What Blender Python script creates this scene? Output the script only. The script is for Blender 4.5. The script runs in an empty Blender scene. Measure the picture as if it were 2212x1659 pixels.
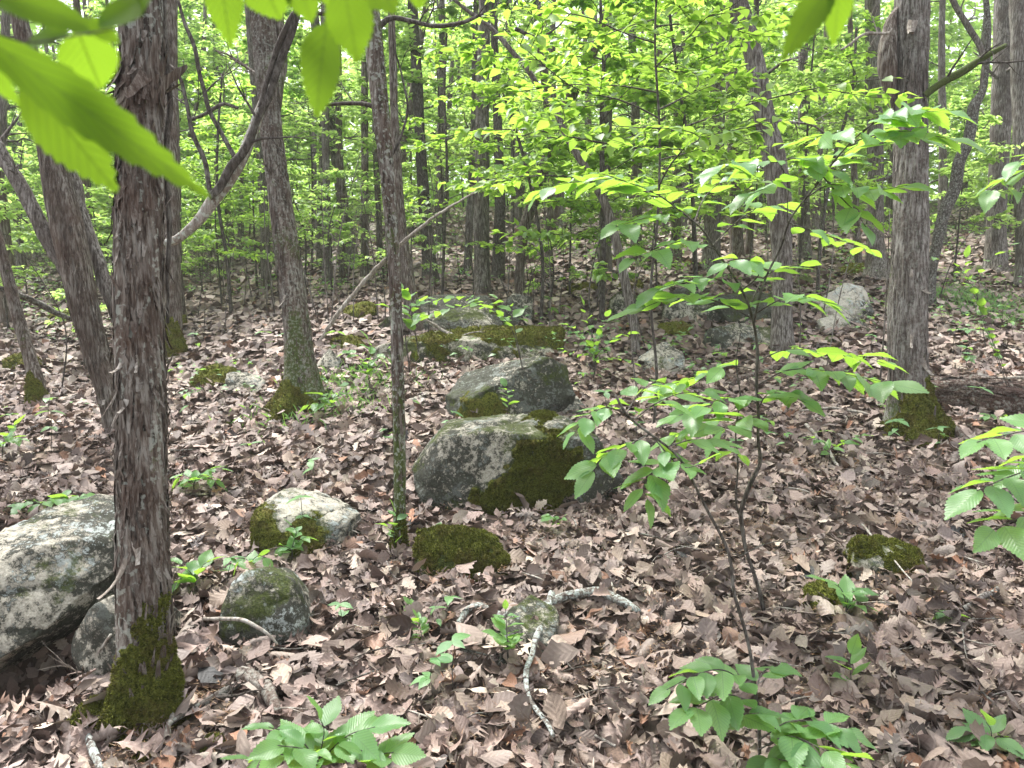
import bpy, math, random
import numpy as np

# ------------------------------------------------------------------ scene, camera, light
random.seed(7)
RNG = np.random.default_rng(7)
SC = bpy.context.scene
COL = SC.collection
S = 1024 / 2212.0          # measuring units of the study grid -> 1024 px frame
F = 760.0                  # focal length in px at 1024 wide
PITCH = math.radians(-7.0)
CAM = np.array([0.0, 0.0, 1.6])
FWD = np.array([0, math.cos(PITCH), math.sin(PITCH)])
UP = np.array([0, -math.sin(PITCH), math.cos(PITCH)])
RT = np.array([1.0, 0, 0])

cd = bpy.data.cameras.new('camera')
cam = bpy.data.objects.new('camera', cd); COL.objects.link(cam)
cam.location = CAM
cam.rotation_euler = (math.pi / 2 + PITCH, 0, 0)
cd.sensor_width = 36.0
cd.lens = 36.0 * F / 1024
cd.clip_start = 0.02; cd.clip_end = 400
cd.dof.use_dof = True; cd.dof.focus_distance = 4.2; cd.dof.aperture_fstop = 7.0
SC.camera = cam

SUN_EL, SUN_AZ = math.radians(62), math.radians(-35)
w = bpy.data.worlds.new('World'); SC.world = w; w.use_nodes = True
nt = w.node_tree; nt.nodes.clear()
sky = nt.nodes.new('ShaderNodeTexSky'); sky.sky_type = 'NISHITA'; sky.sun_disc = False
sky.sun_elevation = SUN_EL; sky.sun_rotation = SUN_AZ
sky.air_density = 1.0; sky.dust_density = 3.0; sky.ozone_density = 1.0
hs = nt.nodes.new('ShaderNodeHueSaturation'); hs.inputs['Saturation'].default_value = 0.22
hs.inputs['Value'].default_value = 1.0
bg = nt.nodes.new('ShaderNodeBackground'); bg.inputs['Strength'].default_value = 0.15
wo = nt.nodes.new('ShaderNodeOutputWorld')
nt.links.new(sky.outputs[0], hs.inputs['Color']); nt.links.new(hs.outputs[0], bg.inputs[0]); nt.links.new(bg.outputs[0], wo.inputs[0])
sl = bpy.data.lights.new('sun', 'SUN'); sl.energy = 2.6; sl.angle = math.radians(20); sl.color = (1, 0.97, 0.92)
so = bpy.data.objects.new('sun', sl); COL.objects.link(so)
so.rotation_euler = (math.pi / 2 - SUN_EL, 0, math.pi - SUN_AZ)
so.location = (0, 0, 20)
SC.view_settings.view_transform = 'Standard'; SC.view_settings.look = 'None'
SC.view_settings.gamma = 1.0; SC.view_settings.use_curve_mapping = False
SC.view_settings.exposure = 1.85
SC.cycles.max_bounces = 12; SC.cycles.diffuse_bounces = 9; SC.cycles.transmission_bounces = 9; SC.cycles.volume_bounces = 1
SC.cycles.glossy_bounces = 2; SC.cycles.caustics_reflective = False; SC.cycles.caustics_refractive = False
SC.cycles.use_denoising = True

# ------------------------------------------------------------------ numeric helpers
def _h(i, j, k, seed):
    n = (i * 374761393 + j * 668265263 + k * 2147483647 + seed * 974634777) & 0xFFFFFFFF
    n = ((n ^ (n >> 13)) * 1274126177) & 0xFFFFFFFF
    n = ((n ^ (n >> 16)) * 2246822519) & 0xFFFFFFFF
    return ((n ^ (n >> 15)) & 0xFFFFFF) / float(0xFFFFFF)

def vnoise(p, seed=0):
    p = np.asarray(p, float); i = np.floor(p).astype(np.int64); f = p - i; f = f * f * (3 - 2 * f)
    r = 0
    for a in (0, 1):
        for b in (0, 1):
            for c in (0, 1):
                wgt = (f[:, 0] if a else 1 - f[:, 0]) * (f[:, 1] if b else 1 - f[:, 1]) * (f[:, 2] if c else 1 - f[:, 2])
                r = r + wgt * _h(i[:, 0] + a, i[:, 1] + b, i[:, 2] + c, seed)
    return r * 2 - 1

def fbm(p, octv=4, seed=0, gain=0.5):
    p = np.asarray(p, float); r = 0; a = 1.0; t = 0
    for o in range(octv):
        r = r + a * vnoise(p * (2.03 ** o) + 17.3 * o, seed + o); t += a; a *= gain
    return r / t

def unit(v):
    v = np.asarray(v, float); n = np.linalg.norm(v, axis=-1, keepdims=True)
    return v / np.maximum(n, 1e-9)

YS = np.array([-3, 0, 3, 6.5, 9, 12, 16, 20, 30, 45, 90, 160.0])
ZC = np.array([-.35, -.12, 0, .50, 1.0, 1.62, 2.30, 3.0, 4.7, 6.8, 11.5, 17.0])
ZL = np.array([-.35, -.12, 0, .42, .72, 1.02, 1.42, 1.85, 2.9, 4.4, 8.5, 14.0])
_yy = np.linspace(-3, 160, 1631)
_k = np.ones(25) / 25
def _sm(z):
    v = np.interp(_yy, YS, z); return np.convolve(np.pad(v, 12, mode='edge'), _k, 'valid')
ZC_, ZL_ = _sm(ZC), _sm(ZL)
def H(x, y):
    x = np.asarray(x, float); y = np.asarray(y, float)
    t = np.clip((x / np.maximum(y, 2) + 0.12) / -0.38, 0, 1); t = t * t * (3 - 2 * t)
    z = np.interp(y, _yy, ZC_) * (1 - t) + np.interp(y, _yy, ZL_) * t
    p = np.stack([x, y, np.zeros_like(x)], -1).reshape(-1, 3)
    n = fbm(p * 0.45, 3, 5).reshape(x.shape) * 0.11 * np.clip((y - 1) / 5, 0.3, 1.5) + vnoise(p * 2.2, 9).reshape(x.shape) * 0.022
    cave = -0.50 * np.exp(-(((x + 2.30) / 0.44) ** 2 + ((y - 3.18) / 0.34) ** 2))
    return z + n + cave

def ray(px, py):
    u = (px * S - 512) / F; v = -(py * S - 384) / F
    return FWD + u * RT + v * UP
def P(px, py, d):
    return CAM + d * ray(px, py)
_ds = np.concatenate([np.arange(1.3, 12, .01), np.arange(12, 90, .05)])
def G(px, py):
    r = ray(px, py); q = CAM + _ds[:, None] * r
    m = q[:, 2] < H(q[:, 0], q[:, 1])
    k = int(np.argmax(m)) if m.any() else len(_ds) - 1
    return _ds[k], q[k]
def GD(px, py): return G(px, py)[0]
def W(wpx, d): return wpx * S * d / F     # width in metres of a span seen at distance d

# ------------------------------------------------------------------ mesh plumbing
def mesh(name, V, T, mat, col=None, uv=None, smooth=True):
    V = np.asarray(V, np.float32); T = np.asarray(T, np.int32)
    me = bpy.data.meshes.new(name)
    me.vertices.add(len(V)); me.vertices.foreach_set('co', V.ravel())
    me.loops.add(T.size); me.loops.foreach_set('vertex_index', T.ravel())
    me.polygons.add(len(T)); me.polygons.foreach_set('loop_start', np.arange(0, T.size, T.shape[1], dtype=np.int32))
    me.polygons.foreach_set('loop_total', np.full(len(T), T.shape[1], np.int32))
    me.polygons.foreach_set('use_smooth', np.full(len(T), smooth, bool))
    if col is not None:
        c = np.ones((len(V), 4), np.float32); c[:, :3] = col
        a = me.color_attributes.new('Col', 'FLOAT_COLOR', 'POINT'); a.data.foreach_set('color', c.ravel())
    if uv is not None:
        l = me.uv_layers.new(name='UVMap'); l.data.foreach_set('uv', np.asarray(uv, np.float32)[T.ravel()].ravel())
    me.update(calc_edges=True)
    if mat: me.materials.append(mat)
    return me

def obj(name, me, parent=None, loc=None, kind=None):
    o = bpy.data.objects.new(name, me); COL.objects.link(o)
    if parent is not None: o.parent = parent
    if loc is not None: o.location = [float(a) for a in loc]
    if kind: o['kind'] = kind
    return o
def tag(o, label, cat, group=None):
    o['label'] = label; o['category'] = cat
    if group: o['group'] = group
    return o
def thing(name, loc, label, cat, group=None):
    return tag(obj(name, None, None, loc), label, cat, group)
def copy_tree(o, parent=None):
    c = o.copy(); COL.objects.link(c)
    if parent is not None: c.parent = parent
    for ch in list(o.children): copy_tree(ch, c)
    return c

class Bag:
    def __init__(s): s.V = []; s.T = []; s.C = []; s.U = []; s.n = 0
    def add(s, V, T, C=None, U=None):
        V = np.asarray(V, float); s.V.append(V); s.T.append(np.asarray(T) + s.n)
        s.C.append(np.broadcast_to(np.asarray((0.5, 0, 0) if C is None else C, float), (len(V), 3)))
        s.U.append(np.zeros((len(V), 2)) if U is None else U); s.n += len(V)
    def build(s, name, mat, parent=None, origin=(0, 0, 0), kind=None, smooth=True, loc=None):
        me = mesh(name, np.concatenate(s.V) - np.asarray(origin), np.concatenate(s.T), mat, np.concatenate(s.C), np.concatenate(s.U), smooth)
        return obj(name, me, parent, loc, kind)

def spline(pts, n):
    pts = np.asarray(pts, float)
    if len(pts) == 2: return pts[0] + (pts[1] - pts[0]) * np.linspace(0, 1, n)[:, None]
    P_ = np.vstack([2 * pts[0] - pts[1], pts, 2 * pts[-1] - pts[-2]])
    seg = np.linalg.norm(np.diff(pts[:, :3], axis=0), axis=1); cum = np.concatenate([[0], np.cumsum(seg)])
    u = np.linspace(0, cum[-1], n); i = np.clip(np.searchsorted(cum, u, 'right') - 1, 0, len(seg) - 1)
    t = ((u - cum[i]) / np.maximum(seg[i], 1e-9))[:, None]
    a, b, c, d = P_[i], P_[i + 1], P_[i + 2], P_[i + 3]
    return 0.5 * (2 * b + (c - a) * t + (2 * a - 5 * b + 4 * c - d) * t ** 2 + (3 * b - a - 3 * c + d) * t ** 3)

def frames(C):
    T = unit(np.gradient(C, axis=0))
    ref = np.array([0.3, -1, 0.05]); ref = np.tile(ref, (len(C), 1))
    A = unit(ref - (ref * T).sum(1, keepdims=True) * T)
    return T, A, np.cross(T, A)

def tube(C, R, segs=6, disp=None, cap=True):
    """points, radii -> verts, tris (+ring data)"""
    C = np.asarray(C, float); n = len(C); R = np.broadcast_to(np.asarray(R, float), (n,))
    T, A, B = frames(C)
    th = np.linspace(0, 2 * np.pi, segs, endpoint=False)
    rr = R[:, None] * np.ones(segs)
    if disp is not None: rr = rr + disp(C, th, R)
    V = C[:, None, :] + rr[..., None] * (np.cos(th)[None, :, None] * A[:, None] + np.sin(th)[None, :, None] * B[:, None])
    V = V.reshape(-1, 3)
    i = np.arange(n - 1)[:, None] * segs; j = np.arange(segs); k = (j + 1) % segs
    a = i + j; b = i + k; c = i + segs + k; d = i + segs + j
    F_ = np.concatenate([np.stack([a, b, c], -1).reshape(-1, 3), np.stack([a, c, d], -1).reshape(-1, 3)])
    if cap:
        V = np.vstack([V, C[-1]]); m = len(V) - 1; o = (n - 1) * segs
        F_ = np.vstack([F_, np.stack([o + j, o + k, np.full(segs, m)], -1)])
    return V, F_

# ------------------------------------------------------------------ materials
class N:
    def __init__(s, name):
        s.m = bpy.data.materials.new(name); s.m.use_nodes = True; s.t = s.m.node_tree; s.t.nodes.clear()
        s.out = s.n('ShaderNodeOutputMaterial')
    def n(s, typ, **kw):
        x = s.t.nodes.new(typ)
        for k, v in kw.items():
            if k.startswith('_'): setattr(x, k[1:], v)
        for k, v in kw.items():
            if not k.startswith('_'):
                if hasattr(v, 'is_output') or hasattr(v, 'links'): s.t.links.new(v, x.inputs[k if not k.startswith('i') or not k[1:].isdigit() else int(k[1:])])
                else: x.inputs[k if not k.startswith('i') or not k[1:].isdigit() else int(k[1:])].default_value = v
        return x
    def mix(s, f, a, b, mode='MIX'):
        x = s.t.nodes.new('ShaderNodeMix'); x.data_type = 'RGBA'; x.blend_type = mode
        for i, v in ((0, f), (6, a), (7, b)):
            if hasattr(v, 'links'): s.t.links.new(v, x.inputs[i])
            else: x.inputs[i].default_value = v if i == 0 else (*v, 1)
        return x.outputs[2]
    def math(s, op, a, b=0.0, c=0.0):
        x = s.t.nodes.new('ShaderNodeMath'); x.operation = op
        for i, v in enumerate((a, b, c)):
            if hasattr(v, 'links'): s.t.links.new(v, x.inputs[i])
            else: x.inputs[i].default_value = v
        return x.outputs[0]
    def ramp(s, f, stops):
        x = s.t.nodes.new('ShaderNodeValToRGB'); s.t.links.new(f, x.inputs[0]); e = x.color_ramp.elements
        while len(e) < len(stops): e.new(0.5)
        for el, (p, c) in zip(e, stops):
            el.position = p; el.color = (*c, 1) if isinstance(c, tuple) else (c, c, c, 1)
        return x.outputs[0]
    def noise(s, co, scale, detail=4, rough=0.6, dist=0):
        x = s.n('ShaderNodeTexNoise', Scale=scale, Detail=detail, Roughness=rough, Distortion=dist)
        s.t.links.new(co, x.inputs['Vector']); return x.outputs[0]
    def mapping(s, co, sc):
        x = s.n('ShaderNodeMapping'); s.t.links.new(co, x.inputs[0]); x.inputs['Scale'].default_value = sc; return x.outputs[0]
    def link(s, a, b): s.t.links.new(a, b)

def mat_bark(name, dark, mid, pale, red, stretch=9, bump=0.8, mossy=True):
    M = N(name); co = M.n('ShaderNodeTexCoord').outputs['Object']
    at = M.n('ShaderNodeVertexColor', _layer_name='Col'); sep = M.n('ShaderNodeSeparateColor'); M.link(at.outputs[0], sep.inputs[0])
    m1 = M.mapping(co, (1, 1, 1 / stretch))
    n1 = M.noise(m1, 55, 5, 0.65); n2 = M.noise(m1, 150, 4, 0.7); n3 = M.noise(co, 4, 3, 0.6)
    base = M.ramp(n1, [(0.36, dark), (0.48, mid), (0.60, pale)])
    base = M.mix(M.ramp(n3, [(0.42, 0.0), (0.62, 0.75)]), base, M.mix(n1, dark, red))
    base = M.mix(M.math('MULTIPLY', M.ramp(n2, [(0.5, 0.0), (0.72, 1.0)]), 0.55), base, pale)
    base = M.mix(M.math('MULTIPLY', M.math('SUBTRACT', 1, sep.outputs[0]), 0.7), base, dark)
    bumpsrc = M.math('ADD', M.math('MULTIPLY', n1, 1.0), M.math('MULTIPLY', n2, 0.5))
    rough = 0.9
    if mossy:
        nm = M.noise(co, 30, 5, 0.75)
        mm = M.ramp(M.math('ADD', sep.outputs[1], M.math('MULTIPLY', M.math('SUBTRACT', nm, 0.5), 1.1)), [(0.42, 0.0), (0.56, 1.0)])
        fine = M.noise(co, 160, 3, 0.7)
        mc = M.ramp(fine, [(0.3, (0.018, 0.028, 0.005)), (0.55, (0.055, 0.08, 0.012)), (0.75, (0.13, 0.16, 0.03))])
        base = M.mix(M.math('MULTIPLY', mm, 0.85), base, mc)
        lc = M.noise(co, 42, 3, 0.5)
        base = M.mix(M.math('MULTIPLY', sep.outputs[2], M.ramp(lc, [(0.52, 0.0), (0.6, 1.0)])), base, (0.38, 0.41, 0.36))
    bp = M.n('ShaderNodeBump', Strength=bump, Distance=0.012); M.link(bumpsrc, bp.inputs['Height'])
    b = M.n('ShaderNodeBsdfPrincipled', Roughness=rough); M.link(base, b.inputs['Base Color']); M.link(bp.outputs[0], b.inputs['Normal'])
    b.inputs['Specular IOR Level'].default_value = 0.25
    M.link(b.outputs[0], M.out.inputs[0]); return M.m

BARK = mat_bark('cedar_bark', (0.022, 0.016, 0.013), (0.10, 0.076, 0.061), (0.27, 0.25, 0.222), (0.12, 0.068, 0.048))
BARKG = mat_bark('grey_bark', (0.03, 0.023, 0.019), (0.12, 0.104, 0.092), (0.31, 0.29, 0.268), (0.12, 0.088, 0.073))
BARKD = mat_bark('dark_bark', (0.02, 0.017, 0.014), (0.06, 0.05, 0.042), (0.16, 0.15, 0.135), (0.07, 0.05, 0.04), stretch=3, bump=0.5)
BARKL = mat_bark('pale_deadwood', (0.10, 0.085, 0.07), (0.26, 0.225, 0.19), (0.45, 0.42, 0.38), (0.22, 0.17, 0.13), stretch=8, bump=0.5)
LOGM = mat_bark('rotten_log_bark', (0.02, 0.012, 0.01), (0.085, 0.05, 0.038), (0.22, 0.19, 0.17), (0.11, 0.05, 0.035), stretch=1, bump=1.0)

def mat_lichen_branch():
    M = N('lichened_branch'); co = M.n('ShaderNodeTexCoord').outputs['Object']
    n1 = M.noise(co, 60, 5, 0.8); n2 = M.noise(co, 14, 2, 0.5)
    base = M.ramp(M.math('ADD', n1, M.math('MULTIPLY', n2, 0.25)), [(0.5, (0.05, 0.04, 0.034)), (0.6, (0.17, 0.15, 0.13)), (0.66, (0.30, 0.34, 0.32)), (0.8, (0.46, 0.51, 0.48))])
    bp = M.n('ShaderNodeBump', Strength=0.9, Distance=0.008); M.link(n1, bp.inputs['Height'])
    b = M.n('ShaderNodeBsdfPrincipled', Roughness=0.95); M.link(base, b.inputs['Base Color']); M.link(bp.outputs[0], b.inputs['Normal'])
    M.link(b.outputs[0], M.out.inputs[0]); return M.m
LICHEN = mat_lichen_branch()

def mat_rock(name='limestone'):
    M = N(name); co = M.n('ShaderNodeTexCoord').outputs['Object']
    at = M.n('ShaderNodeVertexColor', _layer_name='Col'); sep = M.n('ShaderNodeSeparateColor'); M.link(at.outputs[0], sep.inputs[0])
    n1 = M.noise(co, 7, 7, 0.72, 0.8); n2 = M.noise(co, 34, 6, 0.78, 0.3); n3 = M.noise(co, 110, 3, 0.7); n4 = M.noise(co, 2.2, 3, 0.5)
    sm = M.math('ADD', M.math('MULTIPLY', n1, 0.9), M.math('SUBTRACT', M.math('MULTIPLY', n2, 0.9), 0.4))
    sm = M.math('ADD', sm, M.math('MULTIPLY', M.math('SUBTRACT', 0.5, sep.outputs[0]), 0.34))
    base = M.ramp(sm, [(0.30, (0.54, 0.51, 0.43)), (0.44, (0.36, 0.335, 0.275)), (0.47, (0.10, 0.097, 0.078)), (0.56, (0.04, 0.04, 0.032)), (0.70, (0.085, 0.09, 0.068))])
    base = M.mix(M.math('MULTIPLY', M.ramp(n3, [(0.3, 1.0), (0.6, 0.0)]), 0.45), base, (0.045, 0.045, 0.035))
    lic = M.ramp(M.math('ADD', M.math('MULTIPLY', n2, 0.7), M.math('MULTIPLY', M.noise(co, 7, 2, 0.5), 0.45)), [(0.62, 0.0), (0.66, 1.0)])
    base = M.mix(M.math('MULTIPLY', lic, sep.outputs[2]), base, (0.40, 0.44, 0.42))
    nm = M.noise(co, 22, 6, 0.8)
    mm = M.ramp(M.math('ADD', sep.outputs[1], M.math('MULTIPLY', M.math('SUBTRACT', nm, 0.5), 1.2)), [(0.42, 0.0), (0.6, 1.0)])
    mc = M.ramp(n3, [(0.3, (0.022, 0.03, 0.006)), (0.55, (0.06, 0.08, 0.014)), (0.8, (0.13, 0.15, 0.035))])
    base = M.mix(M.math('MULTIPLY', mm, 0.88), base, mc)
    hgt = M.math('ADD', M.math('ADD', n1, M.math('MULTIPLY', n2, 0.6)), M.math('MULTIPLY', n3, 0.25))
    bp = M.n('ShaderNodeBump', Strength=0.9, Distance=0.035); M.link(hgt, bp.inputs['Height'])
    b = M.n('ShaderNodeBsdfPrincipled', Roughness=0.92); M.link(base, b.inputs['Base Color']); M.link(bp.outputs[0], b.inputs['Normal'])
    b.inputs['Specular IOR Level'].default_value = 0.25
    M.link(b.outputs[0], M.out.inputs[0]); return M.m
ROCK = mat_rock()

def mat_moss():
    M = N('moss'); co = M.n('ShaderNodeTexCoord').outputs['Object']
    at = M.n('ShaderNodeVertexColor', _layer_name='Col'); sep = M.n('ShaderNodeSeparateColor'); M.link(at.outputs[0], sep.inputs[0])
    n1 = M.noise(co, 140, 3, 0.7); n2 = M.noise(co, 9, 4, 0.6)
    base = M.ramp(n1, [(0.3, (0.035, 0.042, 0.009)), (0.46, (0.12, 0.135, 0.028)), (0.66, (0.26, 0.27, 0.055))])
    base = M.mix(M.ramp(n2, [(0.46, 0.0), (0.62, 0.75)]), base, (0.13, 0.10, 0.035))
    n5 = M.noise(co, 48, 3, 0.65)
    base = M.mix(M.ramp(n5, [(0.36, 0.75), (0.5, 0.0)]), base, (0.022, 0.026, 0.006))
    base = M.mix(sep.outputs[0], base, (0.30, 0.33, 0.06))
    bp = M.n('ShaderNodeBump', Strength=1.0, Distance=0.02); M.link(n1, bp.inputs['Height'])
    b = M.n('ShaderNodeBsdfPrincipled', Roughness=0.95); M.link(base, b.inputs['Base Color']); M.link(bp.outputs[0], b.inputs['Normal'])
    b.inputs['Specular IOR Level'].default_value = 0.1
    M.link(b.outputs[0], M.out.inputs[0]); return M.m
MOSS = mat_moss()

def mat_soil():
    M = N('leafy_soil'); co = M.n('ShaderNodeTexCoord').outputs['Object']
    v = M.n('ShaderNodeTexVoronoi', Scale=11.0); M.link(co, v.inputs['Vector'])
    n2 = M.noise(co, 60, 4, 0.7); n1 = M.noise(co, 0.9, 4, 0.6)
    hv = M.n('ShaderNodeSeparateColor'); M.link(v.outputs['Color'], hv.inputs[0])
    base = M.ramp(hv.outputs[0], [(0.0, (0.035, 0.024, 0.018)), (0.45, (0.12, 0.078, 0.058)), (0.75, (0.20, 0.14, 0.11)), (1.0, (0.30, 0.23, 0.18))])
    base = M.mix(M.math('MULTIPLY', M.ramp(n2, [(0.35, 1.0), (0.6, 0.0)]), 0.6), base, (0.03, 0.02, 0.015))
    base = M.mix(M.math('MULTIPLY', M.ramp(n1, [(0.56, 0.0), (0.72, 1.0)]), 0.25), base, (0.07, 0.085, 0.03))
    bp = M.n('ShaderNodeBump', Strength=0.8, Distance=0.03); M.link(hv.outputs[0], bp.inputs['Height'])
    b = M.n('ShaderNodeBsdfPrincipled', Roughness=0.95); M.link(base, b.inputs['Base Color']); M.link(bp.outputs[0], b.inputs['Normal'])
    M.link(b.outputs[0], M.out.inputs[0]); return M.m
SOIL = mat_soil()

def leaf_veins(M, freq, slant):
    uv = M.n('ShaderNodeUVMap').outputs[0]; sp = M.n('ShaderNodeSeparateXYZ'); M.link(uv, sp.inputs[0])
    a = M.math('ABSOLUTE', M.math('SUBTRACT', sp.outputs[0], 0.5))
    mid = M.math('LESS_THAN', a, 0.022)
    s = M.math('FRACT', M.math('MULTIPLY', M.math('SUBTRACT', sp.outputs[1], M.math('MULTIPLY', a, slant)), freq))
    side = M.math('ABSOLUTE', M.math('SUBTRACT', s, 0.5))
    return mid, side, a

def mat_litter():
    M = N('dry_oak_leaf')
    at = M.n('ShaderNodeVertexColor', _layer_name='Col').outputs[0]
    co = M.n('ShaderNodeTexCoord').outputs['Object']
    mid, side, a = leaf_veins(M, 6.0, 0.7)
    n = M.noise(co, 90, 4, 0.7)
    c = M.mix(M.math('MULTIPLY', M.ramp(n, [(0.35, 1.0), (0.65, 0.0)]), 0.35), at, M.mix(1.0, at, (0.45, 0.4, 0.38), 'MULTIPLY'))
    vein = M.math('MAXIMUM', mid, M.math('GREATER_THAN', side, 0.462))
    c = M.mix(M.math('MULTIPLY', vein, 0.35), c, M.mix(1.0, at, (0.5, 0.45, 0.42), 'MULTIPLY'))
    geo = M.n('ShaderNodeNewGeometry')
    c = M.mix(M.math('MULTIPLY', geo.outputs['Backfacing'], 0.22), c, (0.42, 0.36, 0.31))
    bp = M.n('ShaderNodeBump', Strength=0.5, Distance=0.004); M.link(M.math('ADD', n, M.math('MULTIPLY', side, 1.2)), bp.inputs['Height'])
    b = M.n('ShaderNodeBsdfPrincipled', Roughness=0.62); M.link(c, b.inputs['Base Color']); M.link(bp.outputs[0], b.inputs['Normal'])
    b.inputs['Specular IOR Level'].default_value = 0.4
    M.link(b.outputs[0], M.out.inputs[0]); return M.m
DRY = mat_litter()

def mat_leaf(name, dark, light, trans, perobj=False, veins=True, tmix=0.5, rough=0.42, freq=11.0, spec=.5):
    M = N(name)
    if perobj:
        r = M.n('ShaderNodeObjectInfo').outputs['Random']
        h = M.n('ShaderNodeVertexColor', _layer_name='Col').outputs[0]
    else:
        at = M.n('ShaderNodeVertexColor', _layer_name='Col'); sep = M.n('ShaderNodeSeparateColor'); M.link(at.outputs[0], sep.inputs[0]); r = sep.outputs[0]
    co = M.n('ShaderNodeTexCoord').outputs['Object']
    c = M.mix(r, dark, light); tcol = M.mix(r, tuple(x * 0.7 for x in trans), trans)
    nrm = None
    if veins:
        mid, side, a = leaf_veins(M, freq, 0.75)
        v = M.math('MAXIMUM', mid, M.math('GREATER_THAN', side, 0.43))
        n = M.noise(co, 25, 3, 0.6)
        c = M.mix(M.math('MULTIPLY', n, 0.35), c, dark)
        c = M.mix(M.math('MULTIPLY', v, 0.22), c, (0.25, 0.38, 0.12))
        tcol = M.mix(M.math('MULTIPLY', v, 0.75), tcol, tuple(x * 0.45 for x in trans))
        bp = M.n('ShaderNodeBump', Strength=0.25, Distance=0.005); M.link(side, bp.inputs['Height']); nrm = bp.outputs[0]
    b = M.n('ShaderNodeBsdfPrincipled', Roughness=rough); M.link(c, b.inputs['Base Color'])
    b.inputs['Specular IOR Level'].default_value = spec
    t = M.n('ShaderNodeBsdfTranslucent'); M.link(tcol, t.inputs[0])
    if nrm: M.link(nrm, b.inputs['Normal'])
    mx = M.n('ShaderNodeMixShader'); mx.inputs[0].default_value = tmix
    M.link(b.outputs[0], mx.inputs[1]); M.link(t.outputs[0], mx.inputs[2]); M.link(mx.outputs[0], M.out.inputs[0]); return M.m
LEAFN = mat_leaf('elm_leaf', (0.10, 0.22, 0.09), (0.18, 0.34, 0.13), (0.42, 0.72, 0.07), perobj=True, rough=.36)
LEAFF = mat_leaf('overhanging_leaf', (0.055, 0.125, 0.014), (0.07, 0.15, 0.015), (0.19, 0.33, 0.018), perobj=True, tmix=0.6, freq=9.0, rough=.65, spec=.15)
LEAFD = mat_leaf('dogwood_leaf', (0.11, 0.22, 0.06), (0.22, 0.37, 0.10), (0.47, 0.74, 0.09), veins=False, tmix=.56)
LEAFB = mat_leaf('understory_leaf', (0.13, 0.24, 0.08), (0.27, 0.42, 0.14), (0.64, 0.90, 0.22), veins=False, tmix=.56)
LEAFC = mat_leaf('cedar_spray', (0.035, 0.07, 0.03), (0.07, 0.12, 0.05), (0.10, 0.18, 0.05), veins=False, tmix=0.3, rough=0.7)
LEAFS = mat_leaf('seedling_leaf', (0.09, 0.21, 0.09), (0.18, 0.34, 0.14), (0.38, 0.66, 0.11), veins=True, tmix=0.4)

# ------------------------------------------------------------------ leaf templates
def strips(ts, ws, cols, L, Wd, curl=0, bend=0, cup=0, twist=0, fx=1.0, seed=0, rip=0):
    """leaf grid: rows along t, cols across (odd). ws half width per side (2 lists). returns V,T,UV"""
    n = len(ts); half = cols // 2; V = []; U = []
    for i, t in enumerate(ts):
        for c in range(-half, half + 1):
            wl = ws[0][i] if c < 0 else ws[1][i]
            f = abs(c) / half
            tt = t if f < 0.75 or half == 1 else ws[2][i]
            if half == 1 and f == 1: tt = ws[2][i]
            V.append(((c / half) * wl, tt, 0)); U.append((0.5 + 0.5 * np.sign(c) * f * wl / max(max(ws[0]), 1e-6), tt))
    V = np.array(V, float); U = np.array(U)
    x = V[:, 0] * Wd; y = V[:, 1] * L; z = np.zeros(len(V))
    r = RNG.normal(size=4)
    if rip: z += rip * L * np.sin(V[:, 1] * 9 + r[0] * 3 + np.sign(x) * 1.3) * np.abs(V[:, 0]) * 1.6
    if cup:
        R_ = Wd / cup; ang = x / R_; x = R_ * np.sin(ang); z += R_ * (1 - np.cos(ang))
    if curl:
        sx = np.clip(np.abs(x) / Wd, 0, 1); z += curl * L * sx ** 2 * (0.6 + 0.4 * np.sin(V[:, 1] * 5 + r[1] * 2))
    if bend:
        a = bend * V[:, 1]; yb = np.sin(a) / bend * L; zb = (1 - np.cos(a)) / bend * L
        ny = yb - z * np.sin(a); nz = zb + z * np.cos(a); y, z = ny, nz
    if twist:
        a = twist * V[:, 1]; x, z = x * np.cos(a) - z * np.sin(a), x * np.sin(a) + z * np.cos(a)
    Vf = np.stack([x, y, z], -1)
    T = []
    for i in range(n - 1):
        for c in range(cols - 1):
            a = i * cols + c; T += [(a, a + 1, a + cols + 1), (a, a + cols + 1, a + cols)]
    return Vf, np.array(T), U

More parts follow.
